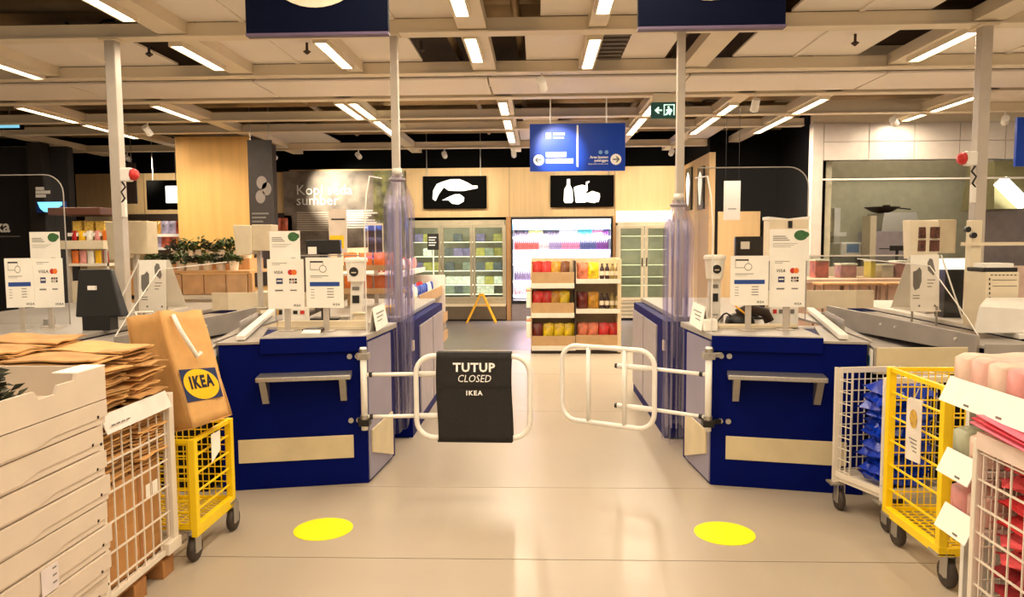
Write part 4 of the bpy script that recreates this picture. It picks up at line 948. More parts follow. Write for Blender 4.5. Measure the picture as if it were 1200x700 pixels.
# donation buckets on stands
def bucket(u0, v0, u1, v1, Y, lab, s):
    a = at(u0, v1, Y); b = at(u1, v0, Y); cx = (a.x + b.x) / 2; r = (b.x - a.x) / 2; h = b.z - a.z
    t = thing('collection_bucket', lab, 'bucket', (cx, Y, a.z))
    MB().lathe((cx, Y, a.z), [(r * .74, 0), (r * .78, h * .02), (r * .95, h * .82), (r * 1.06, h * .83), (r * 1.06, h * .93), (r * .98, h), (r * .6, h * 1.01)], 24).build('tub', M_card, t, smooth=False)
    flat(disc(0, 0, r * .42), (1, 0, 0), (0, 0, 1), (cx, Y - r * .90, a.z + h * .42), M_ink, t, 'round_logo', 0.002)
    flat(rect(-r * .22, -r * .12, r * .22, -r * .02), (1, 0, 0), (0, 0, 1), (cx, Y - r * .90, a.z + h * .42), M_cream, t, 'logo_print', 0.004)
    q = thing('bucket_stand', 'white upright leaflet holder carrying the ' + ('left' if s < 0 else 'right') + ' white bucket', 'stand', (cx, Y, ZW))
    MB().hexa([(cx - r * .6, Y - .03, ZW), (cx + r * .5, Y - .03, ZW), (cx + r * .5, Y + .05, ZW), (cx - r * .6, Y + .05, ZW), (cx - r * .5, Y - .01, a.z), (cx + r * .6, Y - .01, a.z), (cx + r * .6, Y + .03, a.z), (cx - r * .5, Y + .03, a.z)]).build('holder', M_white, q)
    hh = a.z - ZW
    for k, (z0, z1, m_) in enumerate(((.80, .88, M_inkgrey), (.50, .68, M_ink), (.2, .22, M_inkgrey))):
        flat(rect(-r * .35, hh * z0, r * .3, hh * z1), (1, 0, 0), (0, 0.02 / hh, 1), (cx, Y - .032, ZW), m_, q, 'leaflet_print', 0.004)
bucket(405, 302, 430, 330, 5.15, 'tapered white bucket with black round logo, left register', -1)
bucket(825, 299, 850, 327, 5.15, 'tapered white bucket with black round logo, right register', 1)
# black register monitors seen from behind
for u0, v0, u1, v1, su, s, zb in ((358.5, 281, 398.5, 298, 361, -1, ZW), (862, 277, 912, 301, 868, 1, ZW)):
    Y = 5.45; a = at(u0, v1, Y); b = at(u1, v0, Y); m_ = (a + b) / 2
    t = thing('register_monitor', 'black register monitor seen from behind on the %s counter' % ('left' if s < 0 else 'right'), 'monitor', (m_.x, Y, zb))
    o = B('housing', M_black, t, a.x, b.x, Y, Y + 0.05, a.z, b.z, 0.008)
    p = at(su, 298 if s < 0 else 292, Y - .003); B('sticker', M_card, o, p.x, p.x + .065, Y - .003, Y, p.z, p.z + .055)
    B('neck', M_black, t, m_.x - .03, m_.x + .03, Y + .012, Y + .04, zb, a.z + .02); B('foot', M_black, t, m_.x - .11, m_.x + .11, Y - .02, Y + .12, zb, zb + .015, .004)
# black register at the far left
a = at(88, 372, 5.0); b = at(134, 316, 5.0)
t = thing('register_screen', 'black register screen with grey badge beside the left ceiling post', 'monitor', ((a.x + b.x) / 2, 5.0, .95))
MB().hexa([(a.x, 5.0, a.z), (b.x + .04, 5.0, a.z), (b.x + .04, 5.1, a.z), (a.x, 5.1, a.z), (a.x, 5.06, b.z), (b.x - .06, 5.06, b.z), (b.x - .06, 5.1, b.z), (a.x, 5.1, b.z)]).build('housing', M_black, t, bevel=.01)
p = at(104, 340, 5.03); B('badge', M_card, t, p.x, p.x + .06, 5.015, 5.03, p.z, p.z + .03)
B('foot', M_black, t, a.x + .05, b.x - .05, 5.0, 5.1, .95, a.z + .01)
# inner acrylic sheets and front acrylic screens
for s in (-1, 1):
    z1 = 2.02 if s < 0 else 2.0
    t = thing('acrylic_side_sheet', 'upright clear acrylic sheet along the aisle edge of the %s counter' % ('left' if s < 0 else 'right'), 'screen', (s * 1.12, 5.0, ZW))
    o = MB().prism([(s * 1.115, 4.68, ZW), (s * 1.115, 5.22, ZW), (s * 1.115, 5.22, z1), (s * 1.115, 4.85, z1 - .02), (s * 1.115, 4.68, z1 - .35)], (s * .006, 0, 0)).build('sheet', M_acryl, t)
    MB().tube([(s * 1.118, 4.68, ZW), (s * 1.118, 4.68, z1 - .35), (s * 1.118, 4.74, z1 - .16), (s * 1.118, 4.85, z1 - .02), (s * 1.118, 5.22, z1)], 0.005, 6).build('bright_edge', M_edge, o)
    B('foot_clip', M_steel, t, s * 1.10, s * 1.135, 4.8, 4.85, ZW, ZW + .05)
def screen(x0, x1, Y, z0, z1, lab, rs):
    t = thing('acrylic_screen', lab, 'screen', ((x0 + x1) / 2, Y, z0)); r = 0.14
    xo, xi = (x1, x0) if rs > 0 else (x0, x1)
    pts = [(xi, z0), (xi, z1), (xo - rs * r, z1)] + [(xo - rs * r + rs * r * math.sin(a), z1 - r + r * math.cos(a)) for a in [math.pi / 2 * k / 6 for k in range(1, 7)]] + [(xo, z0)]
    o = MB().prism([(a, Y, b) for a, b in pts], (0, .006, 0)).build('sheet', M_acryl, t)
    MB().tube([(a, Y + .003, b) for a, b in pts[1:]], 0.0045, 6).build('bright_edge', mat('acrylic_edge_dim', (168, 162, 156), .2), o)
    for x in (xi * .8 + xo * .2, xi * .2 + xo * .8): B('foot_clip', M_steel, t, x - .03, x + .03, Y - .02, Y + .03, z0 - .001, z0 + .04)
screen(1.16, at(948, 200, 5.3).x, 5.3, ZW, at(900, 196, 5.3).z, 'clear acrylic screen with rounded corner behind the right payment boards', 1)
screen(-4.4, at(73, 210, 5.4).x, 5.4, .951, at(40, 205, 5.4).z, 'clear acrylic screen with rounded corner at the left picture edge', 1)
screen(-1.95, -1.3, 5.32, ZW, at(300, 300, 5.3).z, 'low clear acrylic screen behind the left payment boards', -1)
# small counter furniture
def smallbox(name, lab, cat, m, u0, v0, u1, v1, Y, dep, zb=ZW, bev=.004, extra=None):
    a = at(u0, v1, Y); b = at(u1, v0, Y)
    t = thing(name, lab, cat, ((a.x + b.x) / 2, Y, zb))
    B('body', m, t, a.x, b.x, Y, Y + dep, zb, b.z, bev)
    return t, a, b
t, a, b = smallbox('card_rail', 'low cream desk rail at the back edge of the left counter', 'desk rail', M_cream, 326, 376, 430, 393, 4.86, .03)
B('front_lip', M_cream, t, a.x, b.x, 4.84, 4.86, ZW, ZW + .02)
t, a, b = smallbox('card_rail', 'low cream desk rail at the back edge of the right counter', 'desk rail', M_cream, 842, 380, 934, 393, 4.86, .03)
B('front_lip', M_cream, t, a.x, b.x, 4.84, 4.86, ZW, ZW + .02)
t, a, b = smallbox('pin_pad', 'dark card terminal lying on the left counter', 'card terminal', M_brownblk, 354, 386, 376, 396, 4.66, .13)
B('keypad', M_inkgrey, t, a.x + .02, b.x - .03, 4.67, 4.75, b.z, b.z + .004); MB().hexa([(a.x + .01, 4.62, ZW), (b.x, 4.62, ZW), (b.x, 4.66, ZW), (a.x + .01, 4.66, ZW), (a.x + .01, 4.62, ZW + .004), (b.x, 4.62, ZW + .004), (b.x, 4.66, ZW + .02), (a.x + .01, 4.66, ZW + .02)]).build('receipt', M_card, t)
t, a, b = smallbox('price_card', 'small white sign with red logo row behind the left boards', 'sign', M_card, 331, 360, 362, 379, 5.05, .01)
for q in range(3): B('print', M_ink if q % 2 else M_red, t, a.x + .03 + q * .05, a.x + .06 + q * .05, 5.046, 5.05, b.z - .05, b.z - .025)
t, a, b = smallbox('price_card', 'small white sign with dark logo row behind the right boards', 'sign', M_card, 902, 359, 936, 381, 5.05, .01)
for q in range(4): B('print', M_inkgrey if q % 2 else M_red, t, a.x + .02 + q * .04, a.x + .045 + q * .04, 5.046, 5.05, b.z - .05, b.z - .022)
p = at(421, 380, 5.0)
solo(MB().lathe((p.x, 5.0, ZW), [(.06, 0), (.055, .01), (.045, .06), (.038, .09), (.05, .094), (.05, .1), (.02, .105)], 18), 'paper_cup', M_cream, 'small cream cup standing upside down near the left bucket', 'cup')
p = at(832, 389, 4.72)
solo(MB().box(p.x - .045, p.x + .045, 4.70, 4.80, ZW, ZW + .075), 'receipt_box', M_card, 'small white block beside the right price tent', 'box', bevel=.006)
for s in (-1, 1):
    Y = 4.86; xx = s * 1.135
    t = thing('price_tent', 'white price tent on the aisle edge of the %s counter' % ('left' if s < 0 else 'right'), 'sign', (s * 1.09, 4.9, ZW))
    c = MB().prism([(s * 1.06, 4.72, ZW + .001), (s * 1.075, 5.16, ZW + .001), (s * 1.10, 5.16, ZW + .155), (s * 1.085, 4.72, ZW + .155)], (s * .004, 0, 0)).build('front_leaf', M_card, t)
    for q in range(3):
        z = ZW + .11 - q * .025; dx = (z - ZW) / .155 * .025; MB().bar((s * (1.0645 + dx - .004), 4.80, z), (s * (1.070 + dx - .004), 5.06 - q * .05, z), .002, .006).build('print', M_inkgrey, c)
    MB().prism([(s * 1.11, 4.72, ZW + .001), (s * 1.11, 5.16, ZW + .001), (s * 1.10, 5.16, ZW + .155), (s * 1.088, 4.72, ZW + .155)], (s * .003, 0, 0)).build('rear_leaf', M_card, t)
t = thing('headset', 'black hand scanner with looping cable behind the right boards', 'scanner', (1.45, 4.95, ZW))
p = at(868, 372, 5.0)
MB().lathe((p.x, 5.02, ZW), [(.09, 0), (.10, .02), (.09, .06), (.05, .085), (.01, .09)], 18).build('cradle', M_black, t, smooth=True)
MB().tube([(p.x - .02, 5.02, ZW + .08), (p.x + .06, 5.0, ZW + .12), (p.x + .17, 5.02, ZW + .09), (p.x + .2, 5.02, ZW + .03)], .035, 10).build('scanner_head', M_brownblk, t, smooth=True)
MB().tube([(p.x - .16 + .02 * k, 4.99 - .01 * math.sin(k), ZW + .03 + .06 * abs(math.sin(k * .55))) for k in range(10)], .006, 6).build('cable', M_black, t, smooth=True)
MB().tube([(p.x - .02, 4.97, ZW + .18), (p.x - .05, 4.95, ZW + .14), (p.x + .03, 4.95, ZW + .08), (p.x + .02, 4.95, ZW + .05)], .007, 6).build('yellow_cable', M_ylw2, t, smooth=True)
# register housings (cream backs on arms)
def housing(u0, v0, u1, v1, Y, lab, zb, split=.55, photo=False):
    a = at(u0, v1, Y); b = at(u1, v0, Y); w = b.x - a.x; h = b.z - a.z
    t = thing('register_housing', lab, 'register', ((a.x + b.x) / 2, Y, zb))
    MB().hexa([(a.x, Y + .12, a.z), (a.x + w * split, Y, a.z + h * .05), (a.x + w * split, Y + .25, a.z + h * .05), (a.x, Y + .25, a.z), (a.x - w * .06, Y + .12, b.z), (a.x + w * split, Y, b.z - h * .03), (a.x + w * split, Y + .25, b.z - h * .03), (a.x - w * .06, Y + .25, b.z)]).build('left_shell', M_cream, t, bevel=.006)
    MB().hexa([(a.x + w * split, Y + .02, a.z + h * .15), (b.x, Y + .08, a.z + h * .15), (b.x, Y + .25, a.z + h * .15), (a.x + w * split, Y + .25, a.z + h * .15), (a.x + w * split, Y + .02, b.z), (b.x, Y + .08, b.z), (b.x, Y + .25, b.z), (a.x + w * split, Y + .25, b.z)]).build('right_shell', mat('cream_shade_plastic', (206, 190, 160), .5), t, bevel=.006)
    B('arm', M_post, t, a.x + w * .5, a.x + w * .6, Y + .16, Y + .2, zb, a.z + h * .2)
    B('foot', M_post, t, a.x + w * .35, a.x + w * .75, Y + .1, Y + .26, zb, zb + .01)
    if photo:
        for i in range(2):
            for j in range(2):
                x0 = a.x + w * (.10 + .20 * i); z0 = a.z + h * (.20 + .33 * j)
                B('photo_print', mat('dark_photo', (96, 52, 40), .4, var=.4, scale=40), t, x0, x0 + w * .17, Y - .004 + .06 * (1 - i), Y + .12, z0, z0 + h * .28)
    return t
housing(270, 263, 314, 300, 6.3, 'cream register housing left of the grey leaf notice', ZW)
housing(118, 259, 166, 305, 6.05, 'cream register housing on the left ceiling post', .951)
housing(1077, 257, 1128, 304, 5.95, 'cream register housing with dark photo prints on the right', .951, .45, True)
# next lanes left and right
for s, lab in ((-1, 'navy checkout counter at the left picture edge'), (1, 'cream topped checkout counter at the right picture edge')):
    t = thing('next_lane_counter', lab, 'counter', (s * 3.9, 5.6, 0))
    B('body', M_blue, t, s * 3.12, s * 4.9, 4.75, 7.4, 0, .915, .004)
    B('worktop', M_grey if s < 0 else M_white, t, s * 3.08, s * 4.95, 4.72, 7.45, .915, .95, .006)
    B('fascia', M_blue if s < 0 else M_white, t, s * 3.12, s * 4.9, 4.70, 4.72, .84, .948)

# ------------------------------------------------------------------ hanging signs
def icon(parent, poly, x, Y, z, m=M_print, name='white_icon', dp=.004): return flat(poly, (1, 0, 0), (0, 0, 1), (x, Y, z), m, parent, name, dp)
for u0, u1, v1, cu, lab in ((288, 455, 38, 371, 'navy lane sign with white disc, hanging at the upper left'), (748, 921, 30, 832, 'navy lane sign with white disc, hanging at the upper right')):
    Y = 3.3; a = at(u0, v1, Y); b = at(u1, v1, Y); w = b.x - a.x; z0 = (a.z + b.z) / 2
    t = thing('lane_sign', lab, 'sign', ((a.x + b.x) / 2, Y, z0))
    B('board', M_navy, t, a.x, b.x, Y, Y + .04, z0, z0 + w * .98, .004)
    B('bottom_edge', mat('sign_edge_violet', (96, 80, 110), .4), t, a.x, b.x, Y - .003, Y + .043, z0 - .012, z0)
    r = w * .42; c = at(cu, v1, Y).x
    MB().lathe((c, Y - .004, z0 + w * .167 + r), [(r, 0), (r, .004)], 48, 'y').build('white_disc', mat('disc_cream', (236, 222, 196), .5), t)
    for x in (a.x + .08, b.x - .08): MB().tube([(x, Y + .02, z0 + w * .98), (x, Y + .02, ZC)], .006, 6).build('hanger', M_steel, t)
# direction sign
Y = 8.37; a = at(621, 201, Y); b = at(733, 144, Y); w, h = b.x - a.x, b.z - a.z
t = thing('direction_sign', 'bright blue hanging sign with two white arrow discs over the aisle', 'sign', (a.x + w / 2, Y, a.z))
B('board', M_signblue, t, a.x, b.x, Y, Y + .05, a.z, b.z, .004)
for u in (645, 710.5): p = at(u, 130, Y + .02); MB().tube([(p.x, Y + .02, b.z), (p.x, Y + .02, ZC)], .007, 6).build('hanger_rod', M_white, t)
def ds(u, v): return ((u - 621) / 112 * w, (201 - v) / 57 * h)
def dR(u0, v0, u1, v1): x0, y0 = ds(u0, v1); x1, y1 = ds(u1, v0); return rect(x0, y0, x1, y1)
o3 = (a.x, Y, a.z)
def dF(poly, m=M_print, nm='white_print', dp=.003): return flat(poly, (1, 0, 0), (0, 0, 1), o3, m, t, nm, dp)
dF(dR(676, 146, 678, 196), nm='divider_line')
for u, sg in ((631.5, -1), (722, 1)):
    c = ds(u, 187.5); r = .062; dF(disc(c[0], c[1], r), nm='arrow_disc')
    dF([(c[0] - sg * .035, c[1] - .006), (c[0] + sg * .02, c[1] - .006), (c[0] + sg * .02, c[1] + .006), (c[0] - sg * .035, c[1] + .006)][::sg], M_ink, 'arrow', .005)
    dF([(c[0] + sg * .042, c[1]), (c[0] + sg * .008, c[1] + .036), (c[0] + sg * .002, c[1] + .026), (c[0] + sg * .026, c[1]), (c[0] + sg * .002, c[1] - .026), (c[0] + sg * .008, c[1] - .036)][::sg], M_ink, 'arrow', .005)
dF(dR(640, 155, 646, 162), nm='pictogram')
def dT(s_, u, v, hh, **k): x, y = ds(u, v); return text(s_, (a.x + x, Y, a.z + y), (1, 0, 0), (0, 0, 1), hh, M_print, t, depth=.003, **k)
dF(dR(648.5, 155, 662, 158), nm='text_line'); dF(dR(648.5, 160, 661, 161.6), nm='text_line')
dF(dR(640, 178, 664, 184), nm='text_line'); dF(dR(640, 186, 672, 191.5), nm='text_line')
for u in (704, 711): dF(disc(*ds(u, 178.8), .022), mat('pale_blue_print', (120, 170, 230), .5), 'pictogram')
dT('Area layanan', 713, 186, .028, align='RIGHT', bold=.02); dT('pelanggan', 713, 190, .028, align='RIGHT', bold=.02); dT('Customer service area', 713, 193.5, .017, align='RIGHT')
# exit sign
Y = 8.15; a = at(763, 139, Y); b = at(795, 119.5, Y); w, h = b.x - a.x, b.z - a.z
t = thing('exit_sign', 'small dark green exit sign with running figure beside the post', 'sign', (a.x + w / 2, Y, a.z))
B('board', mat('exit_green', (8, 66, 58), .4, emit=.25), t, a.x, b.x, Y, Y + .05, a.z, b.z, .004)
B('mount', M_beam, t, a.x + .02, b.x - .02, Y + .01, Y + .04, b.z, ZC - .016)
M_exit = glow('exit_white', (205, 240, 226), .8)
def ex(poly, nm): return flat([(p * w, q * h) for p, q in poly], (1, 0, 0), (0, 0, 1), (a.x, Y, a.z), M_exit, t, nm, .003)
ex([(.12, .50), (.26, .72), (.31, .66), (.24, .55), (.40, .55), (.40, .45), (.24, .45), (.31, .34), (.26, .28)][::-1], 'arrow')
ex(rect(.46, .18, .50, .84), 'door_frame'); ex(rect(.46, .80, .86, .86), 'door_frame'); ex(rect(.82, .18, .86, .84), 'door_frame')
ex(disc(.64, .68, .04, .07), 'running_figure'); ex([(.54, .52), (.60, .58), (.68, .60), (.72, .46), (.78, .44), (.78, .50), (.74, .52), (.70, .62), (.66, .44), (.74, .34), (.70, .18), (.66, .20), (.68, .32), (.60, .38), (.54, .28), (.50, .20), (.54, .18), (.60, .30), (.60, .46), (.56, .44)][::-1], 'running_figure')
# black pictogram boards over the fridges
M_matte = mat('matte_black_board', (8, 7, 7), .75, var=.05, spec=.06)
def board(u0, v0, u1, v1, Y, lab, name='picture_board', m=M_matte):
    a = at(u0, v1, Y); b = at(u1, v0, Y)
    t = thing(name, lab, 'sign', ((a.x + b.x) / 2, Y, a.z)); B('board', m, t, a.x, b.x, Y, Y + .04, a.z, b.z, .004)
    return t, a, b
Y = 14.5
t, a, b = board(496, 206, 570, 245, Y, 'black hanging board with white food pictogram above the left fridge')
w, h = b.x - a.x, b.z - a.z
def bi(parent, a, w, h, poly, nm='white_icon', m=None): return flat([(p * w, q * h) for p, q in poly], (1, 0, 0), (0, 0, 1), (a.x, Y, a.z), m or M_picto, parent, nm, .005)
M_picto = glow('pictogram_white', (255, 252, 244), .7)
bi(t, a, w, h, [(.15, .30), (.20, .24), (.25, .45), (.34, .68), (.30, .82), (.22, .76), (.16, .55)])
bi(t, a, w, h, [(.30, .82), (.33, .66), (.40, .56), (.52, .54), (.64, .54), (.74, .58), (.86, .62), (.86, .70), (.78, .70), (.70, .80), (.58, .90), (.44, .90)])
bi(t, a, w, h, [(.30, .26), (.42, .38), (.50, .44), (.58, .44), (.65, .34), (.64, .22), (.56, .13), (.46, .15), (.40, .26)])
for u in (500, 563): p = at(u, 200, Y); MB().tube([(p.x, Y + .02, b.z), (p.x, Y + .02, 4.24)], .008, 6).build('hanger_rod', M_steel, t)
t, a, b = board(645, 205, 719.5, 243, Y, 'black hanging board with white bottle and fruit pictogram')
w, h = b.x - a.x, b.z - a.z
bi(t, a, w, h, [(.23, .13), (.34, .13), (.36, .20), (.35, .55), (.31, .70), (.31, .88), (.26, .88), (.26, .70), (.22, .55), (.21, .20)])
bi(t, a, w, h, [(.40, .14), (.56, .14), (.57, .66), (.50, .70), (.42, .66), (.37, .62)])
bi(t, a, w, h, [(.57, .16), (.70, .12), (.77, .26), (.76, .44), (.66, .50), (.57, .42)]); bi(t, a, w, h, [(.56, .5), (.585, .5), (.585, .74), (.62, .78), (.61, .82), (.56, .78)])
bi(t, a, w, h, [(.71, .44), (.78, .42), (.76, .24), (.72, .14), (.76, .16), (.78, .30), (.78, .36)])
for u in (650, 713): p = at(u, 200, Y); MB().tube([(p.x, Y + .02, b.z), (p.x, Y + .02, 4.24)], .008, 6).build('hanger_rod', M_steel, t)
# two narrow posters on the return wall
for i, (y0, y1, lab) in enumerate(((13.75, 14.25, 'narrow black framed poster with white figure, farther on the return wall'), (12.75, 13.2, 'narrow black framed poster with white figure, nearer on the return wall'))):
    t = thing('framed_poster', lab, 'poster', (2.89, y0, 2.2)); z0, z1 = (2.15, 2.95) if i == 0 else (2.12, 2.86)
    B('frame', M_black, t, 2.86, 2.9, y0, y1, z0, z1, .004)
    ym, zm = (y0 + y1) / 2, (z0 + z1) / 2
    MB().add([(2.858, ym - .5 * (y1 - y0) * .62 * math.cos(q) * (1 + .25 * math.sin(3 * q)), zm + (z1 - z0) * .40 * math.sin(q)) for q in [2 * math.pi * k / 22 for k in range(22)]], [tuple(range(22))]).build('white_figure', M_picto, t)
# white hanging panel before the black wall
Y = 9.0; a = at(848, 258, Y); b = at(868, 212, Y)
t = thing('white_banner', 'plain white card banner hanging before the black wall', 'sign', ((a.x + b.x) / 2, Y, a.z))
B('panel', M_card, t, a.x, b.x, Y, Y + .012, a.z, b.z)
flat(rect(.05, .13, .15, .14), (1, 0, 0), (0, 0, 1), (a.x, Y, a.z), M_inkgrey, t, 'small_print', .002)
for x in (a.x + .02, b.x - .02): MB().tube([(x, Y + .006, b.z), (x, Y + .006, 4.24)], .0025, 5).build('string', M_black, t)
# hanging banner beside the beige column
Y = 10.2; a = at(293, 268, Y); b = at(318, 164, Y)
t = thing('hanging_banner', 'narrow charcoal banner with pale leaf shape beside the beige column', 'banner', ((a.x + b.x) / 2, Y, a.z))
B('cloth', mat('banner_charcoal', (58, 52, 50), .7), t, a.x, b.x, Y, Y + .02, a.z, b.z)
w, h = b.x - a.x, b.z - a.z
for (c, d_, r) in ((.55, .52, .22), (.74, .45, .2), (.48, .36, .2)): flat(disc(c * w, d_ * h, r * w, .075 * h), (1, 0, 0), (0, 0, 1), (a.x, Y, a.z), mat('leaf_pale_print', (140, 130, 124), .6), t, 'leaf_print', .003)
for k in range(3): flat(rect(.1 * w, (.16 - .045 * k) * h, (.8 - .12 * k) * w, (.18 - .045 * k) * h), (1, 0, 0), (0, 0, 1), (a.x, Y, a.z), M_inkgrey, t, 'small_print', .003)
for x in (a.x + .04, b.x - .04): MB().tube([(x, Y + .01, b.z), (x, Y + .01, 4.24)], .006, 6).build('hanger', M_steel, t)
# coffee mural
Y = 14.52; a = at(335, 312, Y); b = at(437, 200, Y)
M_stone = mat('mural_grey_stone', (150, 136, 124), .5, var=.1, scale=3.2, c2=(82, 72, 64))
t = thing('coffee_mural', 'large grey stone photo mural with white lettering on coffee', 'mural', ((a.x + b.x) / 2, Y, 0))
B('print', M_stone, t, a.x, b.x, Y, Y + .06, 0.02, b.z)
c = at(474, 200, Y); o = B('plant_print', mat('mural_leaves', (150, 150, 70), .5, scale=6, c2=(58, 52, 36)), t, b.x, c.x, Y, Y + .06, 0.02, b.z)
text('Kopi seda', at(347, 228.5, Y), (1, 0, 0), (0, 0, 1), .20, M_print, t, depth=.004)
text('sumber', at(347, 240.5, Y), (1, 0, 0), (0, 0, 1), .20, M_print, t, depth=.004)
for k in range(9): flat(rect(0, 0, .95 + .15 * math.sin(k * 2.3), .022), (1, 0, 0), (0, 0, 1), at(348, 250 + k * 2.6, Y), mat('mural_small_print', (196, 184, 170), .6), t, 'small_print', .004)
for k in range(8): flat(rect(0, 0, .55 + .1 * math.sin(k * 1.7), .03), (1, 0, 0), (0, 0, 1), at(405, 248 + k * 2.8, Y), M_print, t, 'small_print', .004)
# left side: black television with bright picture, dark panels, blue screen
t, a, b = board(172.5, 211, 214, 246, 13.2, 'black hanging screen with a bright white picture, left of the beige column', 'menu_screen')
p = at(195, 238, 13.19); q = at(212, 218, 13.19)
MB().box(p.x, q.x, 13.17, 13.2, p.z, q.z).build('bright_picture', glow('screen_white', (255, 250, 240), 2.0), t, bevel=.01)
for u in (178, 205): p = at(u, 200, 13.2); MB().tube([(p.x, 13.22, b.z), (p.x, 13.22, 4.24)], .008, 6).build('hanger_rod', M_steel, t)
t, a, b = board(139, 191, 158, 239, 12.6, 'plain dark brown hanging panel behind the left ceiling post', 'dark_panel', M_brownblk)
p = at(153, 190, 12.6); MB().tube([(p.x, 12.62, b.z), (p.x, 12.62, 4.24)], .008, 6).build('hanger_rod', M_steel, t)
t, a, b = board(43, 236, 76, 249, 11.2, 'cyan glowing curved display on the charcoal partition', 'glow_display', mat('glow_display_base', (20, 60, 140), .4))
flat([(.02, .16), (.42, .16), (.42, .11), (.30, .04), (.20, .0), (.12, .01), (.06, .06)][::-1], (1, 0, 0), (0, 0, 1), (a.x, 11.2, a.z), glow('cyan_glow', (110, 215, 255), 1.6), t, 'cyan_picture', .004)
B('bracket', M_black, t, a.x + .1, a.x + .2, 11.24, 11.6, a.z + .05, a.z + .1)
for u0, v0, u1, v1, lab in ((-6, 141, 26, 152, 'slim cyan lit ceiling screen at the left picture edge'), (50, 122, 66, 129, 'small cyan lit ceiling screen left of the left post')):
    t, a, b = board(u0, v0, u1, v1, 9.9, lab, 'ceiling_screen')
    flat(rect(.02, .02, b.x - a.x - .04, b.z - a.z - .02), (1, 0, 0), (0, 0, 1), (a.x, 9.9, a.z), glow('cyan_screen', (120, 190, 215), .9), t, 'cyan_picture', .004)
    MB().tube([((a.x + b.x) / 2, 9.92, b.z), ((a.x + b.x) / 2, 9.92, 4.24)], .01, 6).build('hanger_rod', M_steel, t)
a = at(1190, 195, 7.6); b = at(1215, 137, 7.6)
t = thing('blue_sign', 'bright blue hanging sign cut off at the right picture edge', 'sign', (a.x + .1, 7.6, a.z))
B('board', M_signblue, t, a.x, b.x + .4, 7.6, 7.64, a.z, b.z, .004)
MB().tube([(a.x + .1, 7.62, b.z), (a.x + .1, 7.62, ZC)], .007, 6).build('hanger_rod', M_white, t)
p = at(45, 200, 8.0)
# ------------------------------------------------------------------ fridges along the back wall
def fx(u): return at(u, 300, 14.45).x
YF = 14.42
def fz(v): return at(640, v, YF).z
t = thing('glass_fridge', 'grey framed three door glass fridge left of the bottle chiller', 'fridge', ((fx(480) + fx(593)) / 2, YF, 0))
xa, xb = fx(480), fx(592.5)
B('plinth', M_brownblk, t, xa, xb, YF + .04, 15.05, 0, .32); B('plinth_panel', mat('plinth_grey', (112, 98, 80), .5, .2), t, xa, xb, YF, YF + .04, .03, .34)
B('grille', M_fridgew, t, xa, xb, YF - .03, YF + .02, fz(359), fz(356)); B('sill', M_fridge, t, xa, xb, YF - .01, YF + .06, .34, fz(351))
B('head', M_fridge, t, xa, xb, YF, 15.05, fz(263), fz(257.5)); B('back', M_fin, t, xa, xb, 15.0, 15.05, .32, fz(258))
for u0, u1 in ((480, 481.5), (591.5, 593)): B('side', M_fridge, t, fx(u0), fx(u1), YF, 15.0, .32, fz(258))
doors = ((481.5, 516.5), (517.5, 553.5), (554.5, 591.5))
for u0, u1 in doors:
    x0, x1 = fx(u0), fx(u1); z0, z1 = fz(351) + .005, fz(263) - .005
    d = MB().box(x0, x0 + .045, YF, YF + .04, z0, z1).box(x1 - .045, x1, YF, YF + .04, z0, z1).box(x0 + .045, x1 - .045, YF, YF + .04, z0, z0 + .05).box(x0 + .045, x1 - .045, YF, YF + .04, z1 - .05, z1).build('door', M_fridge, t)
    B('pane', M_glass, d, x0 + .045, x1 - .045, YF + .015, YF + .022, z0 + .05, z1 - .05)
    B('handle', M_steel, d, x0 + .01, x0 + .03, YF - .03, YF, (z0 + z1) / 2 - .15, (z0 + z1) / 2 + .15)
SHZ = [fz(v) for v in (345, 334, 317, 300, 283)]
for z in SHZ: B('shelf', M_shelfw, t, xa + .05, xb - .05, YF + .1, 14.98, z - .015, z)
fl = bpy.data.lights.new('fridge_lamp', 'AREA'); fl.shape = 'RECTANGLE'; fl.size = 1.8; fl.size_y = 1.5; fl.energy = 26; fl.color = (.95, 1, .85)
lo = bpy.data.objects.new('fridge_lamp', fl); COL.objects.link(lo); lo.parent = t; lo.location = (0, .06, 1.2); lo.rotation_euler = (math.pi / 2, 0, 0)
pk = MB().box(-.09, .09, -.07, .07, 0, .15); pk.box(-.075, .075, -.06, .06, .15, .165)
pkm = [pk.mesh('frozen_pack', mat(n, c, .5, var=.2, scale=14)) for n, c in (('pack_grey_green', (120, 128, 112)), ('pack_white', (205, 205, 196)), ('pack_olive', (150, 140, 60)), ('pack_dark', (70, 74, 78)), ('pack_violet', (110, 96, 140)))]
rnd = random.Random(5)
for zi, z in enumerate(SHZ):
    for di, (u0, u1) in enumerate(doors):
        for k in range(3):
            if rnd.random() < .25: continue
            o = bpy.data.objects.new('frozen_pack', pkm[rnd.randrange(5)]); COL.objects.link(o)
            o.location = (fx(u0) + .13 + k * .175, YF + .28 + rnd.uniform(0, .1), z); tag(o, 'boxed food pack behind the glass doors of the left fridge', 'food pack', 'packs in the left fridge')
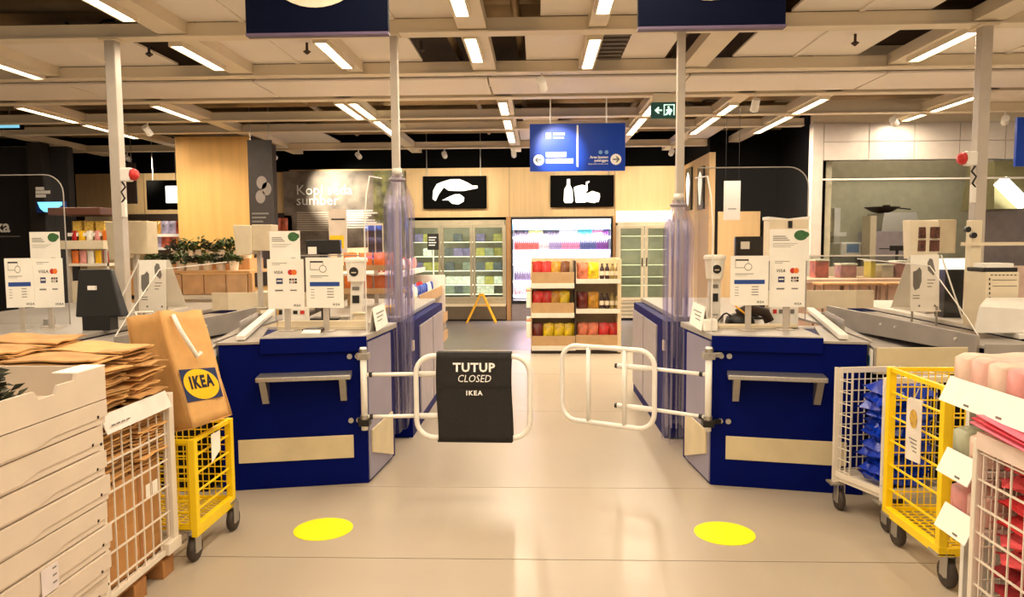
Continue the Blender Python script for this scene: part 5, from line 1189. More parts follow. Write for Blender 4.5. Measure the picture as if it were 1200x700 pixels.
# bright bottle chiller
t = thing('bottle_chiller', 'brightly lit open chiller full of drink bottles in the middle', 'chiller', ((fx(600) + fx(717)) / 2, YF, 0))
xa, xb = fx(599.5), fx(717); M_chin = mat('chiller_white_glow', (245, 245, 255), .5, var=.01, emit=.55)  # glow added to the white of back and shelves to brighten the chiller
B('frame_top', M_black, t, xa, xb, YF, 15.05, fz(257), fz(254)); B('base', mat('chiller_base', (140, 128, 128), .5), t, xa, xb, YF, 15.05, 0, fz(352)); B('bumper', M_black, t, xa, xb, YF - .02, YF, fz(356), fz(352))
for u0, u1 in ((599.5, 601), (715.5, 717)): B('frame_side', M_black, t, fx(u0), fx(u1), YF, 15.05, fz(352), fz(257))
B('back', M_chin, t, fx(601), fx(715.5), 14.98, 15.05, fz(352), fz(257))
B('light_box', glow('chiller_light_box', (250, 248, 255), 2.5), t, fx(601), fx(715.5), YF + .02, YF + .1, fz(262.5), fz(257.3))
B('blue_header', mat('chiller_blue', (70, 150, 225), .5, emit=.35), t, fx(601), fx(715.5), YF + .11, YF + .13, fz(269), fz(262.5))
CZ = [fz(v) for v in (277.5, 293, 309, 329, 346)]
for z in CZ:
    s_ = B('shelf', M_chin, t, fx(601), fx(715.5), YF + .12, 14.98, z - .02, z)
    B('label_rail', glow('chiller_rail_glow', (250, 246, 255), 1.6), s_, fx(601), fx(715.5), YF + .1, YF + .12, z - .045, z + .002)  # rails are no lamps, their glow is added for brightness
for zz_, e in ((fz(263), 130), (fz(296), 60), (fz(330), 45)):
    fl = bpy.data.lights.new('chiller_lamp', 'AREA'); fl.shape = 'RECTANGLE'; fl.size = 1.85; fl.size_y = .06; fl.energy = e; fl.color = (.93, .9, 1)
    lo = bpy.data.objects.new('chiller_lamp', fl); COL.objects.link(lo); lo.parent = t; lo.location = (0, .08, zz_ - .02); lo.rotation_euler = (math.radians(35), 0, 0)
def bottle_mesh(m, h=.19, r=.0235):
    return MB().lathe((0, 0, 0), [(r * .9, 0), (r, .008), (r, h * .62), (r * .75, h * .74), (r * .38, h * .86), (r * .38, h * .93), (r * .46, h * .93), (r * .46, h)], 8).mesh('drink_bottle', m, True)
def P_(n, c): return mat(n, c, .3, var=.15, scale=20)
BM = {k: bottle_mesh(P_('drink_' + k, c)) for k, c in dict(dark=(90, 82, 96), teal=(90, 190, 205), pink=(235, 160, 200), purple=(150, 90, 180), red=(228, 120, 120), white=(235, 235, 245), yellow=(238, 235, 160), violet=(185, 170, 220), navy=(100, 110, 170)).items()}
CN = dict(dark='dark', teal='teal', pink='pink', purple='purple', red='red', white='clear', yellow='yellow', violet='violet', navy='navy')
rows = [('dark', 7, 'yellow', 7, 'dark', 8, 'white', 9, 'teal', 7, 'pink', 5, 'purple', 3),
        ('red', 12, 'white', 5, 'violet', 6, 'pink', 9, 'navy', 8, 'purple', 6),
        ('white', 8, 'red', 7, 'dark', 8, 'white', 12, 'purple', 9), ('violet', 11, 'white', 9, 'navy', 8, 'violet', 12), ('red', 12, 'white', 10, 'pink', 10, 'violet', 10)]
for ri, (z, row) in enumerate(zip(CZ, rows)):
    tot = sum(row[1::2]); i = 0; x0, x1 = fx(602) + .03, fx(714.5) - .03
    for cname, n in zip(row[::2], row[1::2]):
        for k in range(n):
            o = bpy.data.objects.new('drink_bottle', BM[cname]); COL.objects.link(o)
            o.location = (x0 + (x1 - x0) * i / (tot - 1), YF + .18, z)
            w_ = ['top', 'second', 'third', 'fourth', 'lowest'][ri]
            tag(o, '%s drink bottle on the %s shelf of the bright chiller' % (CN[cname], w_), 'bottle', '%s bottles on the %s chiller shelf' % (CN[cname], w_)); i += 1
# white two door fridge
t = thing('glass_fridge', 'white framed two door glass fridge right of the bottle chiller', 'fridge', ((fx(722) + fx(787)) / 2, YF, 0))
xa, xb = fx(722), fx(787); M_fw2 = M_fridgew
B('light_head', glow('fridge_head_glow', (255, 246, 226), .9), t, xa, xb, YF, YF + .08, fz(261), fz(248)); B('head', M_fw2, t, xa, xb, YF + .02, 15.05, fz(265), fz(261))
B('back', M_fin, t, xa, xb, 15.0, 15.05, .4, fz(263)); B('base', M_fw2, t, xa, xb, YF + .02, 15.05, 0.05, fz(352)); B('kick', M_black, t, xa, xb, YF + .05, 15.0, 0, .05)
fl = bpy.data.lights.new('fridge_lamp', 'AREA'); fl.shape = 'RECTANGLE'; fl.size = 1.0; fl.size_y = 1.4; fl.energy = 14; fl.color = (.95, 1, .85)
lo = bpy.data.objects.new('fridge_lamp', fl); COL.objects.link(lo); lo.parent = t; lo.location = (0, .06, 1.2); lo.rotation_euler = (math.pi / 2, 0, 0)
for k in range(4): B('vent_slat', M_fridge, t, xa + .05, xb - .05, YF, YF + .02, .1 + k * .075, .14 + k * .075)
for u0, u1 in ((722, 723.5), (785.5, 787)): B('side', M_fw2, t, fx(u0), fx(u1), YF + .02, 15.0, fz(352), fz(262))
for i, (u0, u1) in enumerate(((723.5, 754), (755.5, 786))):
    x0, x1 = fx(u0), fx(u1); z0, z1 = fz(352), fz(265.5)
    d = MB().box(x0, x0 + .055, YF - .02, YF + .02, z0, z1).box(x1 - .055, x1, YF - .02, YF + .02, z0, z1).box(x0 + .055, x1 - .055, YF - .02, YF + .02, z0, z0 + .05).box(x0 + .055, x1 - .055, YF - .02, YF + .02, z1 - .05, z1).build('door', M_fw2, t)
    B('pane', M_glass, d, x0 + .055, x1 - .055, YF - .005, YF + .003, z0 + .05, z1 - .05)
    hx = x1 - .04 if i == 0 else x0 + .02
    B('handle', M_black, d, hx, hx + .02, YF - .05, YF - .02, fz(313), fz(303))
for v in (335, 325, 311, 293, 277): B('shelf', M_fridge, t, xa + .08, xb - .08, YF + .1, 14.98, fz(v) - .015, fz(v))
# yellow folding barrier
t = thing('folding_barrier', 'yellow folding floor barrier standing before the left fridge', 'barrier', (-1.15, 14.2, 0))
p0, p1, pt = at(546.5, 378, 14.0), at(581, 378, 14.0), at(564, 346, 14.0)
for p in (p0, p1):
    for dy in (-.0, .22): MB().bar((p.x, 14.0 + dy - .0, 0.0), (pt.x + (.03 if p is p1 else -.03), 14.0 + dy * .6 + .02, pt.z), .035, .03).build('leg', M_ylw2, t)
MB().bar((pt.x - .05, 14.02, pt.z), (pt.x + .05, 14.02, pt.z), .05, .05).build('hinge', M_ylw2, t)
MB().bar((pt.x - .14, 14.0, pt.z - .2), (pt.x + .14, 14.0, pt.z - .2), .02, .02).build('cross_bar', M_ylw2, t)
# wall washers that give the bright patches on the panelling and the signs
def spot(x, y, tx, ty, tz, e, lab, ang=50, col=(1, .86, .62)):
    t = thing('spotlight', lab, 'spotlight', (x, y, ZC - .16), 0, 'ceiling spotlights')
    d = (Vector((tx, ty, tz)) - Vector((x, y, ZC - .12))).normalized(); c = Vector((x, y, ZC - .12))
    MB().tube([c - d * .07, c + d * .07], .045, 12).build('can', M_white, t, smooth=False)
    MB().tube([c + d * .071, c + d * .074], .036, 12).build('lens', glow('spot_lens', (255, 236, 200), 5), t)
    MB().tube([(x, y, ZC - .09), (x, y, ZC - .005)], .012, 8).build('stem', M_white, t)
    l = bpy.data.lights.new('spot_lamp', 'SPOT'); l.energy = e; l.spot_size = math.radians(ang); l.spot_blend = .7; l.shadow_soft_size = .05; l.color = col
    o = bpy.data.objects.new('spot_lamp', l); COL.objects.link(o); o.parent = t
    o.location = Vector((0, 0, .04)) + d * .08; o.rotation_euler = d.to_track_quat('-Z', 'Y').to_euler()
spot(-4.6, 12.66, -4.0, 14.5, 2.57, 420, 'small white ceiling spotlight aimed at the coffee mural', 42)
spot(-1.6, 12.66, -1.6, 14.5, 2.6, 110, 'small white ceiling spotlight aimed at the left food board', 60)
spot(0.9, 12.66, 1.0, 14.5, 2.6, 110, 'small white ceiling spotlight aimed at the bottle board', 60)
spot(2.3, 12.66, 2.4, 14.5, 2.7, 130, 'small white ceiling spotlight aimed at the right plywood corner', 60)
spot(-3.1, 12.66, -3.0, 14.5, 2.6, 80, 'added ceiling spotlight brightening the back wall between mural and left food board', 75)  # extra washer added to brighten the back wall
spot(-0.4, 12.66, -0.4, 14.5, 2.6, 80, 'added ceiling spotlight brightening the back wall between the two pictogram boards', 75)  # another added washer, lifts the wall between the boards
spot(-7.2, 12.66, -7.2, 14.5, 2.5, 110, 'small white ceiling spotlight over the left wall shelf', 80)
spot(-5.2, 9.66, -4.9, 11.0, 1.9, 40, 'small white ceiling spotlight aimed at the beige column', 70)
spot(0.05, 7.17, 0.25, 8.37, 2.58, 150, 'small white ceiling spotlight aimed at the blue direction sign', 30, (1, .95, .85))
spot(2.45, 8.38, 2.42, 9.0, 2.1, 40, 'small white ceiling spotlight aimed at the white hanging banner', 40, (1, .95, .85))
spot(4.6, 9.66, 5.2, 10.4, 2.8, 4, 'small white ceiling spotlight aimed at the kitchen tiles, nearer the pillar', 90)
spot(6.0, 9.66, 6.4, 10.4, 2.8, 4, 'small white ceiling spotlight aimed at the kitchen tiles, at the right edge', 90)

# ------------------------------------------------------------------ snack gondola in the aisle
YG = 10.08
def gx(u): return at(u, 360, YG).x
def gz(v): return at(675, v, YG).z
t = thing('snack_gondola', 'free standing shelf unit of crisps and bottles in the aisle', 'shelf', ((gx(622) + gx(728)) / 2, YG, 0))
M_gond = mat('gondola_beige', (222, 200, 160), .5, var=.04)
B('back_panel', M_gond, t, gx(622), gx(728), YG + .46, YG + .5, .02, gz(303)); B('side_panel', M_gond, t, gx(724), gx(728), YG, YG + .46, .02, gz(304)); B('side_panel', M_gond, t, gx(622), gx(623), YG + .05, YG + .46, .02, gz(306))
B('post', M_brownblk, t, gx(673.5), gx(675), YG + .02, YG + .46, .02, gz(306)); B('plinth', M_brownblk, t, gx(622), gx(728), YG + .02, YG + .5, 0, .06)
SH = [(623, 673, 338, 332, 319), (675, 727, 332.5, 327.5, None), (623, 673, 372.5, 367, 355), (675, 727, 367.5, 362.5, None), (623, 674.5, 411, 405.5, 394), (674.5, 727, 410, 405, 393)]
M_tr = mat('gondola_carton', (190, 154, 108), .7, var=.06)
for u0, u1, vb, vt, vtray in SH:
    s_ = B('shelf_board', M_shelfw, t, gx(u0), gx(u1), YG, YG + .455, gz(vt) - .02, gz(vt) - .001)
    B('price_rail', M_shelfw, s_, gx(u0), gx(u1), YG - .012, YG, gz(vb), gz(vt))
    if vtray: B('display_tray', M_tr, s_, gx(u0) + .004, gx(u1) - .004, YG + .005, YG + .02, gz(vt), gz(vtray))
def chip_mesh(m, w=.15, h=.2, d=.07, seed=0):
    rnd = random.Random(seed)
    def fn(sg):
        def f(u, v):
            e = max(0, math.sin(math.pi * u)) ** .6 * max(0, math.sin(math.pi * min(1, v * 1.04))) ** .55
            return Vector(((u - .5) * w * (1 - .06 * math.sin(math.pi * v)), sg * d / 2 * e * (1 + .15 * math.sin(9 * v + 5 * u + seed)), v * h + (.004 * math.sin(30 * u) if v > .95 else 0)))
        return f
    return MB().grid(fn(1), 6, 7).grid(fn(-1), 6, 7).mesh('crisp_bag', m, True)
CC = dict(red=(200, 46, 34), orange=(226, 120, 40), yellow=(240, 196, 30), ochre=(196, 140, 36), brown=(120, 70, 36), salmon=(236, 128, 92), scarlet=(214, 54, 50), dark=(110, 36, 24))
CM = {k: chip_mesh(mat('crisps_' + k, c, .28, var=.3, scale=16), seed=i) for i, (k, c) in enumerate(CC.items())}
place = [(332, 623, 'top left', ('red', 'scarlet', 'ochre', 'brown'), .125), (327.5, 676, 'top right', ('salmon', 'yellow'), .15), (367, 623, 'middle left', ('scarlet', 'red', 'ochre', 'yellow'), .125), (362.5, 676, 'middle right', ('dark', 'ochre'), .15),
         (405.5, 623, 'bottom left', ('dark', 'yellow', 'yellow', 'yellow'), .155), (405, 676, 'bottom right', ('salmon', 'salmon', 'scarlet', 'red'), .155)]
for v, u0, nm, lst, step in place:
    for k, cn in enumerate(lst):
        for row in range(2):
            o = bpy.data.objects.new('crisp_bag', CM[cn]); COL.objects.link(o)
            o.location = (gx(u0) + .085 + k * (step if 'bottom' not in nm else .148), YG + .09 + row * .12, gz(v)); o.rotation_euler = (-.06, 0, random.uniform(-.1, .1)); o.scale = (1, 1, 1.5) if 'left' in nm or 'bottom' in nm else (1, 1, 1.15)
            tag(o, '%s crisp bag, %s on the %s gondola shelf%s' % (cn, ['first from left', 'second from left', 'third from left', 'fourth from left'][k], nm, ', rear row' if row else ''), 'crisps', 'crisp bags on the gondola')
gbm = [bottle_mesh(P_('syrup_dark', (52, 26, 20)), .215, .034), bottle_mesh(P_('syrup_olive', (150, 130, 70)), .215, .034)]
for v, nm in ((327.5, 'top right'), (362.5, 'middle right')):
    for k in range(4):
        o = bpy.data.objects.new('glass_bottle', gbm[k // 2]); COL.objects.link(o); o.location = (gx(706) + k * .072, YG + .1, gz(v))
        tag(o, '%s glass bottle on the %s gondola shelf, %s of its pair' % ('dark brown' if k < 2 else 'olive', nm, 'left' if k % 2 == 0 else 'right'), 'bottle', 'glass bottles on the gondola')
        lb_ = MB().lathe((0, 0, .05), [(.0347, 0), (.0347, .06)], 8).build('label', M_cream, o, local=True)
# second face of the gondola, hooks with packs at its left flank
for k, v in enumerate((350, 385)):
    a = at(617, v, YG + .3)
    t = thing('clip_strip', 'pale packs clipped to the left flank of the gondola, %s' % ('upper' if k == 0 else 'lower'), 'packs', (a.x, YG + .3, a.z - .2))
    for j in range(3): B('pack', M_card if j != 1 else mat('pack_salmon', (226, 150, 120), .4), t, a.x + .0, gx(622) - .002, YG + .15 + j * .1, YG + .24 + j * .1, a.z - .12 + .03 * j, a.z + .1 + .03 * j, .006)
# ------------------------------------------------------------------ snack rack on the left side of the aisle
t = thing('snack_rack', 'sloping snack rack along the left side of the aisle', 'shelf', (-1.8, 9.2, 0))
XR = -1.25
B('end_panel', M_white, t, -2.3, XR - .02, 9.9, 9.93, .25, 1.12); B('back_panel', M_gond, t, -2.35, -2.3, 8.0, 9.93, .05, 1.5)
for y in (8.02, 9.88): B('leg', M_steel, t, -1.7, -1.66, y, y + .04, 0, .5)
for i, (z, xo) in enumerate(((1.22, -1.55), (0.90, -1.32), (0.55, -1.25), (.3, -1.25))):
    s_ = B('shelf_board', M_shelfw, t, -2.3, xo, 8.0, 9.9, z - .025, z)
    if i > 0: B('wood_front', M_tr, s_, xo, xo + .012, 8.0, 9.9, z - .05, z + .075)
    else: B('price_rail', M_shelfw, s_, xo, xo + .012, 8.0, 9.9, z - .05, z + .01)
rc = dict(red=M_redc[0], white=M_card, blue=mat('pack_blue', (30, 70, 170), .3), pink=M_pk[1], orange=mat('pack_orange', (230, 120, 40), .3), yellow=M_yprint)
sm = {k: chip_mesh(m_, .13, .14, .06, 3) for k, m_ in rc.items()}
for me in sm.values(): me.name = 'snack_pack'
for i, (z, xo, cols_) in enumerate(((1.222, -1.62, ('red', 'white', 'pink')), (.902, -1.40, ('blue', 'blue', 'white', 'red')), (.552, -1.33, ('red', 'white', 'pink', 'yellow')), (.302, -1.33, ('yellow', 'orange', 'white')))):
    for k in range(11):
        for row in range(2):
            cn = random.choice(cols_)
            o = bpy.data.objects.new('snack_pack', sm[cn]); COL.objects.link(o); o.location = (xo - .04 - row * .14, 8.12 + k * .165, z); o.rotation_euler = (0, random.uniform(-.15, .15), math.pi / 2 + random.uniform(-.3, .3))
            w_ = ['top', 'second', 'third', 'lowest'][i]; tag(o, '%s snack pack on the %s shelf of the left aisle rack' % (cn, w_), 'snack pack', '%s snack packs, %s shelf of the left rack' % (cn, w_))
# wooden counter display behind the left register, with dark panes
a = at(431, 305, 7.0); b = at(448, 262, 7.0)
t = thing('pane_display', 'small cream display frame with two dark panes by the left curtain', 'display', ((a.x + b.x) / 2, 7.0, ZW))
B('frame', M_cream, t, a.x, b.x, 7.0, 7.04, a.z, b.z, .004)
for k in range(2): x0 = a.x + .012 + k * (b.x - a.x) / 2; B('dark_pane', M_brownblk, t, x0, x0 + (b.x - a.x) * .4, 6.99, 7.0, a.z + .02, b.z - .02)
B('stem', M_post, t, (a.x + b.x) / 2 - .02, (a.x + b.x) / 2 + .02, 7.01, 7.03, ZW, a.z + .01)
# orange fruit tray beside it
t = thing('wood_tray_stand', 'wooden two tier tray of orange packs behind the left bucket', 'stand', (-1.6, 6.6, ZW))
for z in (1.12, 1.33):
    B('tier', M_tr, t, -1.80, -1.2, 6.5, 6.8, z - .02, z); B('tier_lip', M_tr, t, -1.80, -1.2, 6.48, 6.5, z - .02, z + .03)
for x in (-1.79, -1.22): B('leg', M_tr, t, x, x + .02, 6.76, 6.79, ZW, 1.36)
for z, n in ((1.121, 4), (1.331, 4)):
    for k in range(n):
        o = bpy.data.objects.new('orange_pack', sm['orange']); COL.objects.link(o); o.location = (-1.72 + k * .14, 6.63, z); tag(o, 'orange snack pack on the wooden tray stand, %s tier' % ('lower' if z < 1.2 else 'upper'), 'snack pack', 'orange packs on the %s tier' % ('lower' if z < 1.2 else 'upper'))
p = at(446, 352, 5.6)
o = solo(MB().lathe((p.x, 5.9, ZW), [(.05, 0), (.06, .01), (.11, .06), (.115, .065), (.10, .06), (.04, .02)], 20), 'yellow_bowl', M_yprint, 'yellow bowl on the left counter near the curtain', 'bowl', smooth=True)
# upright beige poster before the mural
a = at(386, 298, 7.75); b = at(405.5, 245, 7.75)
t = thing('upright_poster', 'upright pale poster with a yellow square before the mural', 'poster', ((a.x + b.x) / 2, 7.75, 0))
B('board', mat('poster_beige', (222, 206, 190), .5), t, a.x, b.x, 7.75, 7.77, a.z, b.z); B('yellow_square', M_yprint, t, a.x + .01, b.x - .03, 7.745, 7.75, a.z + .06, a.z + .2)
flat(rect(.02, 0, .17, .015), (1, 0, 0), (0, 0, 1), at(386, 258, 7.75), M_ink, t, 'print', .003)
B('stand_pole', M_post, t, (a.x + b.x) / 2 - .02, (a.x + b.x) / 2 + .02, 7.78, 7.81, 0, a.z + .2); B('stand_foot', M_post, t, a.x - .1, b.x + .1, 7.70, 7.9, 0, .015)
# black price sign on a stem before the left fridge
a = at(501, 293, 11.6); b = at(514, 274, 11.6)
t = thing('price_stand', 'small black price sign on a thin stem left of the fridge', 'sign', ((a.x + b.x) / 2, 11.6, 0))
B('plate', M_black, t, a.x, b.x, 11.6, 11.62, a.z, b.z); MB().tube([((a.x + b.x) / 2, 11.61, 0), ((a.x + b.x) / 2, 11.61, a.z)], .012, 8).build('stem', M_white, t); B('foot', M_steel, t, a.x - .05, b.x + .05, 11.5, 11.72, 0, .012)
for k in range(4): flat(rect(.02, 0, .14 - .02 * (k % 2), .014), (1, 0, 0), (0, 0, 1), at(501, 279 + k * 3, 11.6), M_print, t, 'print', .003)

# ------------------------------------------------------------------ left background: plants, packs, dispensers
YP = 8.6
def px_(u): return at(u, 300, YP).x
t = thing('plant_stand', 'wooden plant stand carrying potted plants before the beige column', 'stand', (px_(225), YP, 0))
zt = at(220, 318, YP).z
B('top_board', M_wood2, t, px_(150), px_(292), YP, YP + .9, zt - .03, zt)
B('upper_step', M_wood2, t, px_(150), px_(275), YP + .45, YP + .9, zt, zt + .14)
for k in range(5):
    x0 = px_(160) + k * .27; B('crate_front', mat('crate_wood', (214, 170, 124), .6, var=.08), t, x0, x0 + .255, YP + .02, YP + .06, zt - .28, zt - .04)
B('mid_shelf', M_shelfw, t, px_(150), px_(292), YP + .02, YP + .85, zt - .34, zt - .29); B('body', M_cream, t, px_(150), px_(292), YP + .3, YP + .85, 0, zt - .34)
for x in (px_(150), px_(289)): B('leg', M_wood2, t, x, x + .05, YP + .02, YP + .07, 0, zt - .03)
rnd = random.Random(11)
def potted(i, x, y, z, h, m_, lab, box=False):
    t = thing('potted_plant', lab, 'plant', (x, y, z), 0, 'potted plants on the stand'); r = .062
    if box: B('pot', M_pot, t, x - .08, x + .08, y - .05, y + .05, z, z + .11, .006)
    else: MB().lathe((x, y, z), [(r * .75, 0), (r, .1), (r * 1.06, .1), (r * 1.06, .115), (r * .9, .115), (r * .85, .09)], 16).build('pot', M_pot, t)
    foliage(x, y, z + .09, .10, .10, h, 110, .07, 60 + i).build('foliage', m_, t)
side = ['first', 'second', 'third', 'fourth', 'fifth', 'sixth', 'seventh', 'eighth']
for k in range(7): potted(k, px_(176) + k * .155, YP + .64, zt + .141, .12 + .06 * rnd.random(), M_leaf if k % 3 else M_leafd, 'potted plant on the upper step, %s from the left' % side[k], k in (1, 4))
for k in range(7): potted(20 + k, px_(170) + k * .165, YP + .22, zt + .001, .08 + .05 * rnd.random(), M_leafd if k % 2 else M_leaf, 'low potted plant in the front row, %s from the left' % side[k], k in (0, 3))
# wall shelf with packs
YS = 14.0
def sx_(u): return at(u, 270, YS).x
t = thing('wall_shelf', 'white wall shelf of bright snack packs left of the beige column', 'shelf', (sx_(190), YS, 0))
B('back', M_brownblk, t, sx_(160), sx_(222), YS + .45, YS + .5, 0, at(190, 254, YS).z)
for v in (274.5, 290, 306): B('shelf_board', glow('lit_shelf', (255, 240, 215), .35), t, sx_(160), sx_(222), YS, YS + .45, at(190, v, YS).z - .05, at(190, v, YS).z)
pm2 = [chip_mesh(m_, .16, .26, .09, 5) for m_ in (mat('pack_gold', (230, 170, 70), .3, var=.3), mat('pack_lilac', (190, 180, 215), .3, var=.3), mat('pack_coral', (220, 110, 80), .3, var=.3))]
for i, v in enumerate((274.5, 290)):
    for k in range(6):
        q = (k // 2 + i) % 3; me = pm2[q]; me.name = 'wall_pack'
        o = bpy.data.objects.new('wall_pack', me); COL.objects.link(o); o.location = (sx_(165) + .1 + k * .15, YS + .15, at(190, v, YS).z); tag(o, '%s snack pack on the %s board of the white wall shelf' % (['golden', 'lilac', 'coral'][q], 'top' if i == 0 else 'second'), 'snack pack', '%s packs on the %s wall shelf board' % (['golden', 'lilac', 'coral'][q], 'top' if i == 0 else 'second'))
# second little shelf of coral packs right of the column
t = thing('coral_pack_shelf', 'short shelf of coral packs between column and mural', 'shelf', (at(326, 270, 14.2).x, 14.2, 0))
xa, xb = at(317, 270, 14.2).x, at(336, 270, 14.2).x
B('board', M_shelfw, t, xa, xb, 14.2, 14.55, at(326, 271, 14.2).z - .04, at(326, 271, 14.2).z); B('dark_back', M_brownblk, t, xa, xb, 14.52, 14.55, 0, at(326, 252, 14.2).z)
for x in (xa, xb - .03): B('leg', M_shelfw, t, x, x + .03, 14.22, 14.25, 0, at(326, 271, 14.2).z - .04)
for k in range(2):
    o = bpy.data.objects.new('wall_pack', pm2[2]); COL.objects.link(o); o.location = (xa + .09 + k * .15, 14.3, at(326, 271, 14.2).z); tag(o, 'coral snack pack beside the mural, %s of two' % ('left' if k == 0 else 'right'), 'snack pack', 'coral packs beside the mural')
# bulk dispenser
YD = 7.7
def dx_(u): return at(u, 280, YD).x
def dz_(v): return at(90, v, YD).z
t = thing('bulk_dispenser', 'clear bulk food dispenser with brown top and yellow contents', 'dispenser', (dx_(92), YD, 0))
B('top_box', mat('dispenser_brown', (96, 56, 40), .5), t, dx_(57), dx_(119), YD, YD + .4, dz_(252), dz_(243), .01)
B('base_shelf', M_cream, t, dx_(74), dx_(124), YD - .05, YD + .4, dz_(292), dz_(282)); B('lower_shelf', M_shelfw, t, dx_(80), dx_(124), YD - .02, YD + .4, dz_(312), dz_(309)); B('back', M_cream, t, dx_(74), dx_(124), YD + .4, YD + .44, 0, dz_(246)); B('cabinet', M_cream, t, dx_(78), dx_(124), YD + .02, YD + .4, 0, dz_(330))
B('leg', M_post, t, dx_(77), dx_(80), YD, YD + .04, 0, dz_(292)); B('leg', M_post, t, dx_(121), dx_(124), YD, YD + .04, 0, dz_(292))
for k in range(3):
    x0 = dx_(78) + k * (dx_(119) - dx_(78)) / 3; x1 = x0 + (dx_(119) - dx_(78)) / 3 - .012
    def fn(u, v, x0=x0, x1=x1): return Vector((x0 + (x1 - x0) * u, YD + .02 + .05 * (1 - math.sin(math.pi * v * .6)), dz_(252) + (dz_(281) - dz_(252)) * v))
    c = MB().grid(fn, 3, 6).build('clear_bin', M_acryl, t, smooth=True)
    B('contents', mat('yellow_snacks', (240, 196, 90), .6, var=.25, scale=50), c, x0 + .01, x1 - .01, YD + .1, YD + .36, dz_(277), dz_(259)); B('scoop_rail', M_white, c, x0, x1, YD + .02, YD + .05, dz_(277), dz_(273))
t2 = solo(MB().prism([(dx_(58), YD + .0, dz_(256)), (dx_(59), YD, dz_(290)), (dx_(66), YD, dz_(301)), (dx_(72), YD, dz_(301)), (dx_(72), YD, dz_(256))], (0, .35, 0)), 'sneeze_guard', M_acryl, 'curved clear guard left of the bulk dispenser', 'screen')
rnd = random.Random(21)
for i, v in enumerate((282, 309)):
    for k in range(5):
        cn = ['red', 'yellow', 'white', 'pink', 'orange'][k if i == 0 else 4 - k]
        o = bpy.data.objects.new('snack_pack', sm[cn]); COL.objects.link(o); o.location = (dx_(80) + .05 + k * .085, YD + .0 + .03, dz_(v) + .0005); o.scale = (.55, .55, .75 if i == 0 else 1.0); o.rotation_euler = (0, 0, rnd.uniform(-.3, .3))
        tag(o, 'small %s pack on the %s of the bulk dispenser' % (cn, 'base shelf' if i == 0 else 'lower shelf'), 'snack pack', 'small packs at the bulk dispenser')

# ------------------------------------------------------------------ right background: kitchen fittings and right register
def kxp(u, Y): return at(u, 300, Y).x
Y = 12.2
t = thing('oven_unit', 'stainless kitchen oven with a hood seen through the opening', 'oven', (kxp(1050, Y), Y, 0))
za = at(1050, 271, Y).z; zb_ = at(1050, 249, Y).z
B('oven_body', mat('steel_lilac', (176, 168, 178), .35, .6), t, kxp(1026, Y), kxp(1078, Y), Y, Y + .7, 0, za, .01)
MB().hexa([(kxp(1032, Y), Y, za), (kxp(1078, Y), Y, za), (kxp(1078, Y), Y + .7, za), (kxp(1032, Y), Y + .7, za), (kxp(1038, Y), Y + .1, zb_), (kxp(1076, Y), Y + .1, zb_), (kxp(1076, Y), Y + .7, zb_), (kxp(1038, Y), Y + .7, zb_)]).build('hood', M_steel, t)
B('side_post', M_cream, t, kxp(1019, Y), kxp(1026, Y), Y, Y + .3, 0, at(1020, 253, Y).z)
B('door_line', M_black, t, kxp(1030, Y), kxp(1074, Y), Y - .01, Y, at(1050, 292, Y).z, at(1050, 291, Y).z)
t = thing('wok_pan', 'shallow dark pan lying on top of the oven hood', 'pan', (kxp(1045, Y), Y + .4, zb_))
MB().lathe((kxp(1045, Y), Y + .4, zb_ + .0), [(.06, 0), (.16, .03), (.28, .1), (.285, .105), (.15, .045), (.02, .03)], 20).build('bowl', M_brownblk, t, smooth=True)
MB().bar((kxp(1045, Y) + .25, Y + .4, zb_ + .09), (kxp(1062, Y) + .2, Y + .3, zb_ + .06), .03, .02).build('handle', M_black, t)
B('knob', M_black, t, kxp(1050, Y) - .04, kxp(1050, Y) + .05, Y + .36, Y + .44, zb_ + .03, zb_ + .14)
Y = 12.6
t = thing('wall_basin', 'white wall basin with a blue notice inside the kitchen', 'basin', (kxp(1000, Y), Y, .9)); 
B('bowl', M_white, t, kxp(985, Y), kxp(1020, Y), Y, Y + .6, at(1000, 302, Y).z, at(1000, 284, Y).z, .03); B('notice', mat('notice_blue', (120, 150, 190), .5), t, kxp(992, Y), kxp(1006, Y), Y - .01, Y, at(1000, 296, Y).z, at(1000, 286, Y).z)
B('ledge', M_white, t, kxp(985, Y), kxp(1000, Y), Y + .3, Y + .6, at(1000, 277, Y).z, at(1000, 272, Y).z); B('pedestal', M_white, t, kxp(997, Y), kxp(1008, Y), Y + .2, Y + .5, 0, at(1000, 302, Y).z)
Y = 11.4
t = thing('kitchen_scale', 'black scale display on a stem inside the kitchen', 'scale', (kxp(1052, Y), Y, 0))
B('display', M_black, t, kxp(1044, Y), kxp(1060, Y), Y, Y + .05, at(1050, 294, Y).z, at(1050, 288, Y).z); B('stem', M_black, t, kxp(1051, Y), kxp(1053.5, Y), Y + .02, Y + .05, .9, at(1050, 293, Y).z); B('base_table', M_steel, t, kxp(1020, Y), kxp(1085, Y), Y - .2, Y + .4, 0, .9)
t = thing('extractor_hood', 'lit metal extractor hood at the right of the kitchen opening', 'hood', (kxp(1190, 11.5), 11.5, 1.9))
p, q = at(1165, 245, 11.5), at(1215, 210, 11.5)
MB().hexa([(p.x, 11.5, p.z), (q.x, 11.5, p.z), (q.x, 12.4, p.z), (p.x, 12.4, p.z), (p.x + .1, 11.7, q.z + .3), (q.x, 11.7, q.z + .3), (q.x, 12.4, q.z + .3), (p.x + .1, 12.4, q.z + .3)]).build('canopy', mat('hood_olive_steel', (160, 150, 110), .35, .6), t)
MB().bar((at(1172, 212, 11.45).x, 11.45, at(1172, 212, 11.45).z), (at(1200, 240, 11.45).x, 11.45, at(1200, 240, 11.45).z), .14, .16).build('lamp_strip', glow('hood_lamp', (255, 255, 235), 2.5), t)
